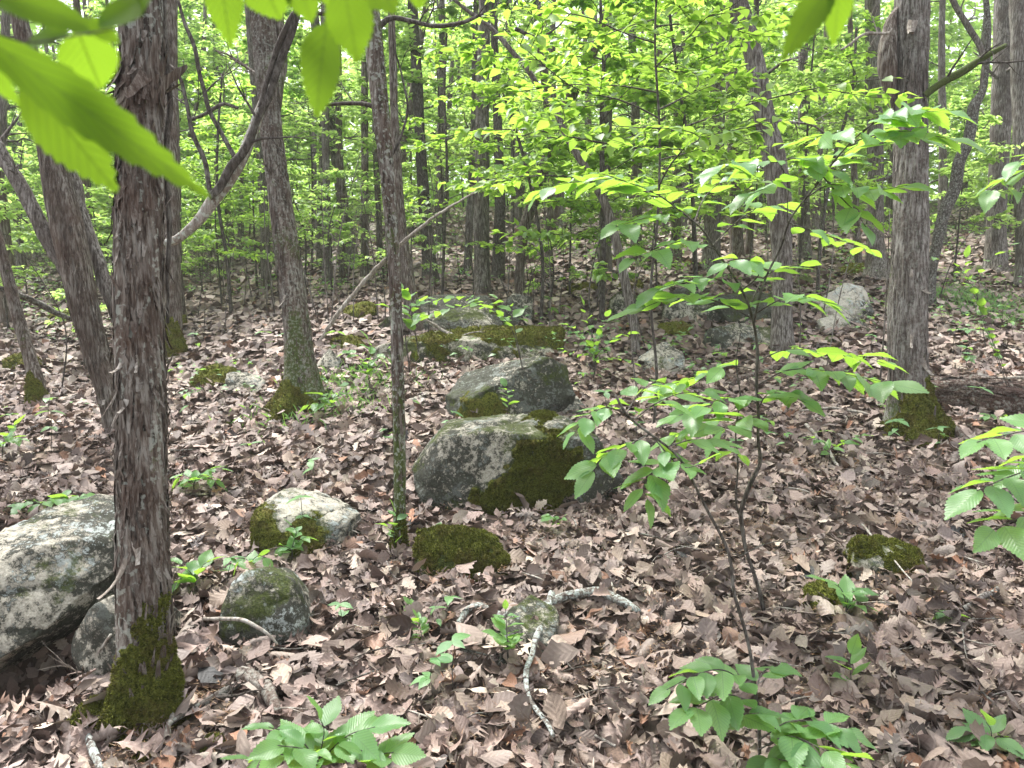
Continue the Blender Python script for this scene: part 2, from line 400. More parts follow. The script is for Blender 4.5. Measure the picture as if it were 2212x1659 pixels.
def oak_tpl(kind, hi=True, few=False):
    # lobed outline: (t, half width, shifted t)
    if kind == 0:
        o = [(0, .012, 0), (.10, .02, .1), (.2, .10, .2), (.27, .30, .33), (.33, .10, .34), (.42, .12, .43), (.5, .42, .60), (.57, .13, .57), (.66, .13, .67), (.74, .34, .84), (.80, .12, .80), (.9, .13, .93), (1, .01, 1)]
    elif kind == 1:
        o = [(0, .012, 0), (.10, .02, .1), (.18, .14, .18), (.28, .25, .30), (.36, .17, .36), (.46, .33, .50), (.54, .22, .54), (.64, .40, .68), (.72, .26, .72), (.80, .34, .85), (.88, .2, .9), (.95, .13, .97), (1, .01, 1)]
    else:
        o = [(0, .012, 0), (.08, .02, .08), (.18, .12, .17), (.30, .24, .30), (.42, .32, .42), (.54, .37, .54), (.66, .37, .67), (.78, .30, .79), (.88, .19, .89), (.95, .09, .96), (1, .01, 1)]
    if few: o = [o[i] for i in ((0, 3, 4, 6, 7, 9, 12) if kind == 0 else (0, 3, 4, 7, 8, 9, 12))]
    j = 1 + RNG.normal(size=(len(o), 2)) * 0.12
    wl = [a[1] * j[i, 0] for i, a in enumerate(o)]; wr = [a[1] * j[i, 1] for i, a in enumerate(o)]
    V, T, U = strips([a[0] for a in o], (wl, wr, [a[2] for a in o]), 5 if hi else 3, 1.0, 1.0,
                     curl=RNG.uniform(-.5, .7), bend=RNG.uniform(-1.0, 1.2), cup=RNG.choice([0, 0, 0.6, 1.2, 2.2, 4.2]), twist=RNG.uniform(-.9, .9), rip=RNG.uniform(.02, .12))
    V[:, 0] *= .78; V[:, 1] -= 0.5; V -= V.mean(0) * np.array([0, 0, 1]); return V, T, U

def ovate_tpl(n=11, cols=5, wid=0.52, serr=0.03, fold=0.12, bend=0.35, tipk=1.0, rip=0.02):
    ts = np.linspace(0, 1, n); w_ = np.sin(np.pi * ts ** 0.80) ** 0.85 * wid * 0.5 * (1 - 0.28 * ts ** 3); w_[0] = .012; w_[-1] = .003
    w_[-2] *= 0.62 * tipk
    s = np.array([serr if i % 2 else -serr * .3 for i in range(n)]); s[0] = s[-1] = 0
    wl = w_ + s * .6; wl[0] = .012; wl[-1] = .003
    V, T, U = strips(ts, (wl, wl, list(np.clip(ts + s * .5, 0, 1))), cols, 1, 1, bend=-bend, rip=rip)
    V[:, 2] += fold * np.abs(V[:, 0]); return V, T, U

def serrate_tpl(**k): return ovate_tpl(n=23, cols=5, serr=0.035, **k)

def scatter(bag, tpls, tid, pos, dirs, nrm, scale, col):
    """dirs = leaf axis, nrm approx normal"""
    Y = unit(dirs); X = unit(np.cross(Y, nrm)); Z = np.cross(X, Y)
    M = np.stack([X, Y, Z], -1)                       # columns
    scale = np.asarray(scale, float)
    if scale.ndim == 1: scale = np.repeat(scale[:, None], 3, 1)
    for k, (V, T, U) in enumerate(tpls):
        s = np.where(tid == k)[0]
        if not len(s): continue
        VV = np.einsum('nij,nvj->nvi', M[s], V[None] * scale[s][:, None, :]) + pos[s][:, None, :]
        TT = T[None] + (np.arange(len(s)) * len(V))[:, None, None]
        bag.add(VV.reshape(-1, 3), TT.reshape(-1, 3), np.repeat(col[s], len(V), 0), np.tile(U, (len(s), 1)))

def rand_dir(n, zs=0.25):
    a = RNG.uniform(0, 2 * np.pi, n); return unit(np.stack([np.cos(a), np.sin(a), RNG.normal(size=n) * zs], -1))
def rand_nrm(n, s=0.35):
    return unit(np.stack([RNG.normal(size=n) * s, RNG.normal(size=n) * s, np.ones(n)], -1))

# ------------------------------------------------------------------ ground
def make_ground():
    # graded grid: fine near, coarse far, reaching the horizon of the wood
    us = np.linspace(-1, 1, 211); ys = np.concatenate([np.linspace(-3, 12, 150), 12 + (np.linspace(0, 1, 90)[1:] ** 1.6) * 130])
    X = np.outer(np.maximum(ys * 1.15 + 7, 6), us); Y = np.repeat(ys[:, None], len(us), 1)
    Z = H(X, Y); V = np.stack([X, Y, Z], -1).reshape(-1, 3)
    n, m = X.shape; a = (np.arange(n - 1)[:, None] * m + np.arange(m - 1)).ravel()
    T = np.concatenate([np.stack([a, a + 1, a + m + 1], -1), np.stack([a, a + m + 1, a + m], -1)])
    g = obj('ground', mesh('ground', V, T, SOIL), kind='structure'); return g
GROUND = make_ground()

LIT = np.array([(0.225, 0.162, 0.138), (0.19, 0.135, 0.113), (0.28, 0.208, 0.175), (0.145, 0.098, 0.08), (0.33, 0.255, 0.20), (0.09, 0.06, 0.048), (0.24, 0.125, 0.075), (0.44, 0.37, 0.30), (0.26, 0.205, 0.185)])
LP = np.array([.19, .16, .16, .12, .11, .07, .04, .055, .095])
def litter_cols(n):
    c = LIT[RNG.choice(len(LIT), n, p=LP / LP.sum())] * (.86 + RNG.normal(size=(n, 1)) * 0.26); return np.clip(c, 0.02, 0.7)
def slope_n(x, y):
    e = .15; return unit(np.stack([-(H(x + e, y) - H(x - e, y)) / (2 * e), -(H(x, y + e) - H(x, y - e)) / (2 * e), np.ones_like(x)], -1))
OAKH = [oak_tpl(k % 3, True) for k in range(21)]
OAKM = [oak_tpl(k % 3, False) for k in range(15)]
OAKQ = [oak_tpl(k % 2, False, True) for k in range(10)]
def bit_tpl():
    V, T, U = ovate_tpl(n=4, cols=3, wid=.66, serr=.06, fold=RNG.uniform(-.5, .5), bend=RNG.uniform(-.9, .9), tipk=1.6); V[:, 1] -= .5; return V, T, U
LEAN = []   # circles (x, y, r, top) kept clear of litter
def litter():
    FEW = [bit_tpl() for _ in range(12)]
    bag = Bag()
    def zone(y0, y1, dens, tp, smin, smax, tilt, side=1.0):
        area = (y1 - y0) * ((y0 + y1) * 0.70 + 0.7) ; n = int(area * dens)
        y = np.sqrt(RNG.uniform(y0 ** 2, y1 ** 2, n)) if y0 > 0 else RNG.uniform(y0, y1, n)
        x = RNG.uniform(-1, 1, n) * (y * 0.70 + 0.35)
        zo = np.abs(RNG.normal(size=n)) * 0.030
        nn = unit(slope_n(x, y) + RNG.normal(size=(n, 3)) * tilt * RNG.uniform(.2, 1.3, (n, 1)))
        d = rand_dir(n, 0.0); d = unit(d - (d * nn).sum(1, keepdims=True) * nn)
        flip = RNG.random(n) < 0.35; nn[flip] *= -1
        pos = np.stack([x, y, H(x, y) + 0.012 + zo], -1)
        sc = RNG.uniform(smin, smax, n)
        scatter(bag, tp, RNG.integers(0, len(tp), n), pos, d, nn, sc, litter_cols(n))
    zone(1.85, 3.4, 520, OAKH, .065, .175, .42)
    zone(3.4, 5.6, 400, OAKM, .07, .165, .45)
    zone(5.6, 8.5, 260, OAKQ, .08, .165, .48)
    zone(8.5, 13, 170, FEW, .10, .18, .5)
    zone(13, 30, 46, FEW, .15, .27, .5)
    zone(1.85, 5.0, 300, FEW, .02, .05, .6)      # crumbled bits between the whole leaves
    o = bag.build('leaf_litter', DRY, kind='stuff')
    tag(o, 'carpet of dry curled brown oak leaves covering the forest floor', 'leaf litter')
litter()
def picked_leaves():
    mes = []
    for k in range(24):
        V, T, U = OAKH[k % 21]; c = litter_cols(1)
        mes.append(mesh('fallen_leaf', V, T, DRY, np.repeat(c, len(V), 0), U))
    n = 300
    y = RNG.uniform(2.05, 4.0, n); x = RNG.uniform(-1, 1, n) * (y * 0.66)
    nn = unit(slope_n(x, y) + RNG.normal(size=(n, 3)) * .30); d = rand_dir(n, 0); d = unit(d - (d * nn).sum(1, keepdims=True) * nn)
    X = np.cross(d, nn)
    from mathutils import Matrix
    for i in range(n):
        s = RNG.uniform(.09, .15); o = obj('fallen_leaf', mes[i % 24], GROUND)
        z = float(H(x[i], y[i])) + .035 + RNG.uniform(0, .02)
        M = Matrix([[X[i][r] * s, d[i][r] * s, nn[i][r] * s, (x[i], y[i], z)[r]] for r in range(3)] + [[0, 0, 0, 1]])
        o.matrix_local = M
picked_leaves()
def needles():
    bag = Bag(); r = np.random.default_rng(8); nc = 130; cy = np.sqrt(r.uniform(2.0 ** 2, 6.0 ** 2, nc)); cx = r.uniform(-.7, .7, nc) * cy
    k = r.integers(0, nc, 9500); sp = r.uniform(.03, .13, nc)[k]
    x = cx[k] + r.normal(size=len(k)) * sp; y = cy[k] + r.normal(size=len(k)) * sp; p = np.stack([x, y, H(x, y) + .045 + r.uniform(0, .02, len(k))], -1)
    d = unit(np.stack([r.normal(size=len(k)), r.normal(size=len(k)), r.normal(size=len(k)) * .25], -1)); s = unit(np.cross(d, (0, 0, 1.0))) * .0011; L = r.uniform(.012, .04, (len(k), 1))
    V = np.stack([p - s, p + s, p + d * L], 1).reshape(-1, 3); c = np.repeat(np.array([(.30, .16, .08), (.36, .25, .14), (.20, .11, .06)])[r.integers(0, 3, len(k))], 3, 0)
    bag.add(V, np.arange(len(V)).reshape(-1, 3), c); o = bag.build('fallen_needles', DRY, kind='stuff'); tag(o, 'orange-brown dry cedar needles sprinkled in patches over the dead leaves', 'needles')
needles()

# ------------------------------------------------------------------ trunks and branches
def moss_shell(V, T, mask, thick, seed=0, tufts=0, tlen=.009, origin=(0, 0, 0), parent=None, name='moss', kind=None):
    V = np.asarray(V, float)
    fn = np.cross(V[T[:, 1]] - V[T[:, 0]], V[T[:, 2]] - V[T[:, 0]])
    vn = np.zeros_like(V)
    for c in range(3): np.add.at(vn, T[:, c], fn)
    vn = unit(vn)
    keep = mask[T].max(1) > -0.06
    T2 = T[keep]
    if not len(T2): return None
    m = np.clip(mask, -.3, 1)
    m = m + fbm(V * 45, 2, seed + 77) * .16 + fbm(V * 16, 2, seed + 78) * .14; mask = m
    off = np.where(m > 0, thick * np.minimum(1, m * 2.2), m * .08) + thick * (.55 * fbm(V * 38, 2, seed) + .5 * fbm(V * 14, 2, seed + 3)) * (m > 0)
    W_ = V + vn * off[:, None]
    used, inv = np.unique(T2, return_inverse=True); T3 = inv.reshape(-1, 3); W2 = W_[used]; n2 = vn[used]
    bag = Bag(); bag.add(W2, T3, np.stack([np.zeros(len(W2))] * 3, -1))
    if tufts:
        good = mask[T2].mean(1) > 0.02; T4 = T3[good]
        if len(T4):
            ar = np.linalg.norm(np.cross(W2[T4[:, 1]] - W2[T4[:, 0]], W2[T4[:, 2]] - W2[T4[:, 0]]), axis=1); ar = ar / ar.sum()
            f = RNG.choice(len(T4), tufts, p=ar); r = RNG.random((tufts, 2)); q = r.sum(1) > 1; r[q] = 1 - r[q]
            A, B, C = W2[T4[f, 0]], W2[T4[f, 1]], W2[T4[f, 2]]
            p = A + r[:, :1] * (B - A) + r[:, 1:] * (C - A); nn = unit(n2[T4[f, 0]] + RNG.normal(size=(tufts, 3)) * .45)
            s = unit(np.cross(nn, RNG.normal(size=(tufts, 3)))); L = tlen * RNG.uniform(.5, 1.5, (tufts, 1)); w_ = L * .28
            VV = np.stack([p - s * w_, p + s * w_, p + nn * L], 1).reshape(-1, 3)
            c = np.repeat(RNG.random(tufts) ** 2.2, 3); c[0::3] *= .3; c[1::3] *= .3
            bag.add(VV, np.arange(len(VV)).reshape(-1, 3), np.stack([c] * 3, -1))
    return bag.build(name, MOSS, parent, origin, kind=kind)

def bark_disp(amp, seed, flare=None, lobes=5):
    def f(C, th, R):
        n = len(C); s = np.concatenate([[0], np.cumsum(np.linalg.norm(np.diff(C, axis=0), axis=1))])
        Th, Sg = np.meshgrid(th, s); r0 = R[:, None]
        circ = r0 * 1.0
        p = np.stack([np.cos(Th) * r0 * 42, np.sin(Th) * r0 * 42, Sg * 3.2], -1).reshape(-1, 3)
        p2 = p * np.array([2.3, 2.3, 3.2]) + 9; p3 = np.stack([np.cos(Th) * 1.3, np.sin(Th) * 1.3, Sg * 1.7], -1).reshape(-1, 3)
        d = (np.abs(vnoise(p, seed)) * 1.2 - .4) * amp + vnoise(p2, seed + 1) * amp * .45 + vnoise(p3, seed + 2) * amp * 1.5
        d = d.reshape(n, -1)
        if flare:
            fh, fa = flare
            e = np.exp(-np.maximum(Sg - .1, 0) / fh)
            d = d + r0 * e * fa * (0.55 + 0.45 * np.cos(Th * lobes + seed))
        return d
    return f

def ext(path, d, ztop):
    """carry the trunk on above the frame, straight, to a height"""
    a, b = path[-2], path[-1]; v = b - a; v = v / max(np.linalg.norm(v), 1e-6)
    v = unit(v + np.array([0, 0, .6]))
    if b[2] >= ztop or v[2] < .2: return path
    return np.vstack([path, b + v * (ztop - b[2]) * .5 / v[2], b + v * (ztop - b[2]) / v[2]])

def flakes(C, R, n, zlim, lmin, lmax, wmin, wmax, out, mat, parent, origin, seed=0, name='loose_bark'):
    rs = np.random.default_rng(seed + 100)
    m = (C[:, 2] < zlim); idx = np.where(m)[0]
    if len(idx) < 4: return
    T, A, B = frames(C); k = rs.integers(idx[1], idx[-1], n)
    th = rs.uniform(0, 2 * np.pi, n); L = rs.uniform(lmin, lmax, n) * rs.uniform(.5, 1, n); w_ = rs.uniform(wmin, wmax, n); o_ = out * rs.random(n) ** 2.5
    up = np.where(rs.random(n) < .65, -1.0, 1.0)
    rad = np.cos(th)[:, None] * A[k] + np.sin(th)[:, None] * B[k]; side = np.cross(T[k], rad)
    base = C[k] + rad * (R[k, None] + .0015)
    NS = 6; V = np.zeros((n, NS, 2, 3)); sk = rs.normal(size=n) * (.18 if lmax < .22 else .03)
    for s in range(NS):
        t = s / (NS - 1)
        c = base + T[k] * (up * L * t)[:, None] + rad * (o_ * t ** 2 * L / .1 + .002 * np.sin(t * 9 + k))[:, None] + side * (sk * L * t)[:, None]
        ww = w_ * (1 - .65 * t ** 2) * (1 + .15 * np.sin(t * 11 + k))
        V[:, s, 0] = c - side * ww[:, None] * .5 - rad * .001; V[:, s, 1] = c + side * ww[:, None] * .5
    a = np.arange(NS - 1) * 2; q = np.concatenate([np.stack([a, a + 1, a + 3], -1), np.stack([a, a + 3, a + 2], -1)])
    Tt = (q[None] + (np.arange(n) * NS * 2)[:, None, None]).reshape(-1, 3)
    c = np.zeros((n, NS * 2, 3)); c[..., 0] = rs.uniform(.45, 1.0, n)[:, None]
    bag = Bag(); bag.add(V.reshape(-1, 3), Tt, c.reshape(-1, 3)); bag.build(name, mat, parent, origin, kind='stuff')

def strip_mesh(p, down, outv, L, w_, curl, n=7, thick=.004):
    side = unit(np.cross(down, outv)); V = []
    for i in range(n):
        t = i / (n - 1); c = p + down * L * t * math.cos(curl * t) + outv * L * (math.sin(curl * t) * t)
        ww = w_ * (1 - .5 * t) * (1 + .2 * math.sin(7 * t)); V += [c - side * ww / 2, c + side * ww / 2, c - side * ww / 2 + outv * thick, c + side * ww / 2 + outv * thick]
    T = []
    for i in range(n - 1):
        a = i * 4
        for x, y in ((0, 1), (1, 3), (3, 2), (2, 0)): T += [(a + x, a + y, a + y + 4), (a + x, a + y + 4, a + x + 4)]
    return np.array(V), np.array(T)

CROWN = {}
def crown_mesh():
    if 'm' in CROWN: return CROWN['m']
    bag = Bag(); n = 1700
    V = np.array([(-.09, 0, 0), (.09, 0, 0), (.14, .5, .03), (0, 1, -.08), (-.14, .5, .03)]) ; T = np.array([(0, 1, 2), (0, 2, 4), (4, 2, 3)])
    p = unit(RNG.normal(size=(n, 3))) * (RNG.random((n, 1)) ** .45) * np.array([1.3, 1.3, 1.7])
    g = vnoise(p * 2.2, 3) > -.1; p = p[g]; n = len(p)
    d = unit(p + RNG.normal(size=(n, 3)) * .5)
    c = np.stack([RNG.random(n)] * 3, -1)
    scatter(bag, [(V, T, np.zeros((5, 2)))], np.zeros(n, int), p, d, rand_nrm(n, .7), RNG.uniform(.16, .32, n), c)
    CROWN['m'] = mesh('crown', np.concatenate(bag.V), np.concatenate(bag.T), LEAFC, np.concatenate(bag.C), np.concatenate(bag.U)); return CROWN['m']

def twig_branch(bag, p0, d0, L, r0, depth=2, seed=0, droop=-.1, gnarl=.25, segs=5, kids=4):
    rs = np.random.default_rng(seed); n = max(4, int(L / .12)); pts = [np.array(p0, float)]; d = unit(d0)
    for i in range(n):
        d = unit(d + rs.normal(size=3) * gnarl * .5 + np.array([0, 0, droop * .3])); pts.append(pts[-1] + d * L / n)
    pts = np.array(pts); C = spline(pts, n * 2 + 1); R = np.linspace(r0, r0 * .25, len(C))
    V, T = tube(C, R, segs); bag.add(V, T, (rs.uniform(.6, 1), 0, 0))
    ends = [(C[-1], unit(C[-1] - C[-2]))]
    if depth > 0:
        for k in range(kids):
            i = rs.integers(len(C) // 4, len(C) - 1); t = unit(C[i] - C[i - 1]); s = unit(np.cross(t, rs.normal(size=3)))
            ends += twig_branch(bag, C[i], unit(t * .7 + s * .7), L * rs.uniform(.35, .6), R[i] * .6, depth - 1, seed * 7 + k + 1, droop, gnarl, max(3, segs - 1), max(2, kids - 1))
    return ends

def trunk_tree(name, pts, label, cat='tree', mat=BARK, d=None, segs=40, step=.03, amp=.006, flare=(.12, .45), moss=0.0, mossh=.5, lean=0.0, group=None,
               nfl=0, fl=(.06, .2, .006, .02, .03), ztop=7.5, crown=True, shell=None, seed=1, depths=None, tufts=0, strips_=(), underground=True, dead=0, deadL=.9, lich=0.0, zfl=3.6):
    x0, y0 = pts[0][0], pts[0][1]
    if d is None: d = GD(x0, y0)
    dd = [d + lean * i / max(1, len(pts) - 1) for i in range(len(pts))] if depths is None else depths
    C0 = np.array([P(p[0], p[1], q) for p, q in zip(pts, dd)]); R0 = np.array([W(p[2], q) / 2 * .92 for p, q in zip(pts, dd)])
    base = C0[0].copy(); base[2] = float(H(base[0], base[1]))
    if underground:
        C0 = np.vstack([C0[0] - np.array([0, 0, .15]), C0]); R0 = np.concatenate([[R0[0] * 1.02], R0])
    n0 = len(C0)
    if ztop: C0 = ext(C0, d, ztop)
    R0 = np.concatenate([R0, [R0[-1] * .85, R0[-1] * .5][:len(C0) - n0]])
    tot = np.linalg.norm(np.diff(C0, axis=0), axis=1).sum(); n = max(6, int(tot / step / 1.35))
    Q = spline(np.hstack([C0, R0[:, None]]), n); C, R = Q[:, :3], np.maximum(Q[:, 3], .002)
    V, T = tube(C, R, segs, bark_disp(min(amp, R0.mean() * .09), seed, flare if flare and flare[1] else None, 4 + seed % 3))
    t = thing(name, base, label, cat, group)
    hz = V[:, 2] - base[2]
    mnoise = fbm(V * np.array([6, 6, 3]), 3, seed + 3)
    mm = moss * (.55 * np.exp(-np.maximum(hz, 0) / mossh) + .28) + mnoise * .35 * (moss > 0)
    mm = np.clip(mm, 0, 1)
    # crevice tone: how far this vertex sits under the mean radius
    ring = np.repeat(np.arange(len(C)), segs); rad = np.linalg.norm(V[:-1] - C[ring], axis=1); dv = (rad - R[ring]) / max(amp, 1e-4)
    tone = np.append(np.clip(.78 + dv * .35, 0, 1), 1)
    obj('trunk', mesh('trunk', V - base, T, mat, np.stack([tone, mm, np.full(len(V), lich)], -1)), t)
    if nfl:
        flakes(C, R, nfl, zfl, *fl, mat, t, base, seed)
        if nfl > 250: flakes(C, R, nfl // 9, zfl, fl[1] * .9, max(.24, fl[1] * 1.9), fl[3], fl[3] * 1.9, fl[4] * .25, mat, t, base, seed + 50, 'long_bark_plates')
    if shell:
        hmax, thk, dirv = shell
        dirv = unit(np.array(dirv, float)); rel = V.copy(); rel[:-1] -= C[ring]; rel[-1] = 0
        facing = (unit(rel) * dirv).sum(1)
        mask = .9 - hz / hmax + facing * .55 + fbm(V * 9, 3, seed + 8) * .6 - .25
        mask = np.where(hz > hmax * 1.7, -.5, mask)
        moss_shell(V, T, mask, thk, seed, tufts, .010 if d < 4 else .014, base, t)
    if crown and C[-1][2] > base[2] + 3.5 and ztop:
        top = C[-1]
        for k in range(1):
            o = obj('crown', crown_mesh(), t, top - base + np.array([RNG.normal() * .5, RNG.normal() * .5, .4 - 1.1 * k]))
            o.rotation_euler = (0, 0, RNG.uniform(0, 6)); s = RNG.uniform(.35, .55); o.scale = (s, s, s)
    for k in range(dead):
        i = int(RNG.uniform(.30, .85) * len(C)); a = RNG.uniform(0, 6.28); bag = Bag()
        twig_branch(bag, C[i], np.array([math.cos(a), math.sin(a), .35]), deadL * RNG.uniform(.6, 1.3), R[i] * .22, 2, seed * 31 + k, -.05, .35)
        bag.build('branch', mat, t, base)
    for (sx, sy, dx, L, w_, cu) in strips_:
        c = P(sx, sy, d); j = int(np.argmin(np.linalg.norm(C - c, axis=1)))
        outv = unit(np.array([c[0] - C[j][0], -.35, 0])); p = C[j] + outv * R[j] * 1.0
        SV, ST = strip_mesh(p, unit(np.array([dx * .2, 0, -1.0])), outv, L, w_, cu)
        obj('bark_strip', mesh('bark_strip', SV - base, ST, BARKL, (.9, 0, 0)), t)
    t['_d'] = float(d); return t, C, R, base

def limb(parent, base, pts, d, mat=BARKD, name='branch', segs=10, d2=None, twigs=0, moss=0.0, seed=1, lich=0.0, tl=.35):
    dd = np.linspace(d, d if d2 is None else d2, len(pts))
    C0 = np.array([P(p[0], p[1], q) for p, q in zip(pts, dd)]); R0 = np.array([W(p[2], q) / 2 for p, q in zip(pts, dd)])
    n = max(8, int(np.linalg.norm(np.diff(C0, axis=0), axis=1).sum() / .035)); Q = spline(np.hstack([C0, R0[:, None]]), n)
    C, R = Q[:, :3], np.maximum(Q[:, 3], .0015)
    C = C + np.stack([vnoise(C * 6, seed), vnoise(C * 6, seed + 1), vnoise(C * 6, seed + 2)], -1) * .012
    V, T = tube(C, R, segs, bark_disp(R0.mean() * .22, seed)); bag = Bag()
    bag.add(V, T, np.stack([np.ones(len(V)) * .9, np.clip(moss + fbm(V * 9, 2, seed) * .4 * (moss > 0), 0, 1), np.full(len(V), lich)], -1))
    for k in range(twigs):
        rs = np.random.default_rng(seed * 13 + k); i = rs.integers(n // 5, n - 1); t = unit(C[i] - C[i - 1]); s = unit(np.cross(t, rs.normal(size=3)))
        twig_branch(bag, C[i], unit(t * .5 + s * .8 + np.array([0, 0, .2])), tl * rs.uniform(.5, 1.4), R[i] * .4, 1, seed * 17 + k)
    return bag.build(name, mat, parent, base), C, R

# --- the cedars that stand near
T1, C1, R1, B1 = trunk_tree('cedar_tree', [(312, 1555, 150), (315, 1480, 132), (314, 1400, 120), (310, 1200, 112), (306, 1000, 108), (303, 800, 106), (300, 600, 103), (300, 400, 98), (302, 200, 97), (308, 0, 98)],
    'thick cedar with shaggy peeling bark beside the big left rock, moss round its foot', segs=110, step=.012, amp=.009, flare=(.12, .5), moss=.35, mossh=.25, nfl=1900,
    fl=(.04, .16, .008, .028, .035), shell=(.34, .016, (.75, -.55, 0)), tufts=26000, seed=11, lich=.5,
    strips_=((262, 1190, -1, .16, .02, .8), (345, 1150, 1, .09, .03, .5), (283, 855, -1, .06, .02, .7), (250, 770, -1, .07, .02, .9), (352, 760, 1, .08, .02, .7), (255, 200, -1, .12, .03, .6), (262, 215, -1, .15, .02, .5)), zfl=2.7)
o_, _, _ = limb(T1, B1, [(362, 700, 9), (362, 560, 12), (363, 400, 14), (364, 250, 15), (359, 100, 14), (357, -40, 14)], T1['_d'] + .12, BARKD, 'vine', seed=5)
T2, C2, R2, B2 = trunk_tree('cedar_tree', [(262, 935, 62), (240, 860, 58), (205, 750, 58), (170, 610, 66), (142, 480, 70), (115, 340, 60), (85, 210, 50), (55, 90, 42), (35, -10, 36)],
    'leaning cedar with shredded grey bark, half hidden by the thick shaggy cedar', segs=64, step=.02, amp=.008, moss=.45, mossh=.4, nfl=420, fl=(.04, .16, .006, .02, .02), seed=12, lean=-.3, strips_=((240, 860, 1, .1, .03, 1.3),))
limb(T2, B2, [(258, 700, 24), (225, 600, 28), (190, 500, 28), (165, 420, 26), (150, 350, 20), (120, 240, 14)], T2['_d'] + .1, BARKG, 'trunk', 18, seed=6)
limb(T2, B2, [(140, 590, 26), (110, 530, 30), (70, 450, 30), (35, 385, 30), (0, 330, 28), (-60, 240, 26)], T2['_d'] - .1, BARKG, 'trunk', 18, seed=7, twigs=3)
T3, *_ = trunk_tree('cedar_tree', [(85, 872, 40), (78, 820, 34), (62, 760, 28), (38, 680, 26), (14, 590, 24), (-12, 500, 24), (-60, 380, 22)],
    'slim left-leaning cedar with a thick moss sock at its foot, at the left edge', segs=30, moss=.5, mossh=.2, nfl=120, seed=13, shell=(.25, .02, (0, -1, 0)), tufts=3000, ztop=6)
T4, C4, R4, B4 = trunk_tree('cedar_tree', [(375, 768, 52), (372, 700, 44), (370, 600, 40), (370, 450, 37), (370, 300, 32), (370, 150, 28), (370, 0, 26)],
    'straight cedar with mossy base just behind the thick shaggy cedar', segs=36, moss=.6, mossh=.6, nfl=150, seed=14, shell=(.38, .025, (0, -1, 0)), tufts=4000, dead=2)
T4b, *_ = trunk_tree('cedar_tree', [(393, 706, 26), (391, 650, 18), (386, 560, 16), (384, 400, 15)], 'thin dark cedar with mossy foot behind the straight cedar', segs=16, moss=.5, mossh=.3, seed=15, shell=(.2, .02, (0, -1, 0)), ztop=6, crown=False)
T5, C5, R5, B5 = trunk_tree('cedar_tree', [(652, 882, 92), (652, 840, 76), (645, 740, 62), (632, 640, 60), (614, 500, 54), (598, 380, 50), (584, 260, 48), (575, 140, 56), (567, 20, 60), (562, -40, 60)],
    'left-leaning cedar with flared mossy roots, left of the centre of the wood', segs=84, step=.018, amp=.012, flare=(.2, 1.1), moss=.8, mossh=.8, nfl=800, fl=(.04, .18, .006, .022, .022), seed=16,
    shell=(.26, .018, (-.8, -.5, 0)), tufts=9000, lich=.3, strips_=((610, 640, -1, .14, .02, .7),), dead=2)
limb(T5, B5, [(600, 235, 18), (605, 190, 22), (610, 120, 24), (600, 60, 26), (590, -30, 28)], T5['_d'] + .05, BARK, 'trunk', 20, seed=9, moss=.4)
LM, CL, RL, BL = trunk_tree('leaning_tree', [(340, 530, 20), (372, 522, 20), (395, 508, 21), (430, 475, 25), (462, 430, 30), (495, 385, 30), (520, 345, 27), (545, 285, 25), (562, 235, 22), (585, 185, 18)],
    'curved pale-barked tree limb sweeping up rightwards from behind the thick cedar', mat=BARKL, d=T1['_d'] + 1.6, segs=20, amp=.004, flare=None, ztop=None, crown=False, underground=False, seed=17, lich=.9)
tb = T1['_d'] + 1.6
for i_, q in enumerate([[(450, 425, 16), (475, 402, 19), (505, 358, 20), (530, 325, 18), (555, 262, 17), (585, 205, 16), (605, 140, 15), (622, 90, 14), (640, 35, 13), (655, -30, 12)], [(455, 418, 10), (440, 350, 11), (412, 270, 11), (402, 220, 10), (388, 170, 9), (366, 140, 8)], [(505, 338, 10), (478, 290, 10), (452, 235, 9), (440, 180, 9), (420, 110, 8), (405, 60, 8), (385, 0, 7)],
                       [(408, 258, 7), (440, 250, 7), (470, 230, 8), (485, 222, 6), (515, 232, 5)], [(560, 232, 12), (585, 150, 13), (625, 60, 14), (650, 20, 10), (700, 30, 9), (760, 8, 7)], [(485, 222, 3), (484, 190, 2), (482, 165, 2)]]):
    limb(LM, BL, q, tb - .06, BARKD, seed=40 + i_, twigs=2, tl=.3)
T7, C7, R7, B7 = trunk_tree('cedar_tree', [(862, 1192, 34), (862, 1150, 29), (863, 1000, 28), (860, 850, 29), (856, 700, 28), (849, 560, 30), (838, 400, 33), (826, 270, 37), (813, 140, 40), (800, 20, 40), (793, -40, 40)],
    'slender central cedar, moss along its lower stem, standing left of the mossy boulders', segs=52, step=.014, amp=.005, flare=(.08, .25), moss=.85, mossh=2.0, nfl=560, fl=(.03, .11, .004, .013, .013), seed=18, lich=.5, dead=1,
    shell=(.18, .008, (.5, -.8, 0)), tufts=2500)
limb(T7, B7, [(828, 240, 12), (790, 225, 10), (740, 222, 8), (700, 226, 5)], T7['_d'], BARKD, seed=3, twigs=2)
limb(T7, B7, [(815, 60, 16), (850, 35, 12), (930, 55, 10), (1000, 48, 8), (1040, 30, 6)], T7['_d'] + .1, BARKD, seed=4, twigs=5)
limb(T7, B7, [(838, 345, 8), (865, 300, 7), (880, 240, 6), (870, 170, 5), (850, 90, 4)], T7['_d'] + .05, BARKD, seed=5, twigs=3)
trunk_tree('cedar_tree', [(895, 712, 46), (890, 660, 38), (880, 600, 30), (870, 520, 25), (862, 430, 22), (856, 330, 20), (850, 200, 18), (846, 60, 16)],
    'reddish cedar leaning up behind the slender central cedar', segs=30, nfl=130, seed=19, moss=.15)
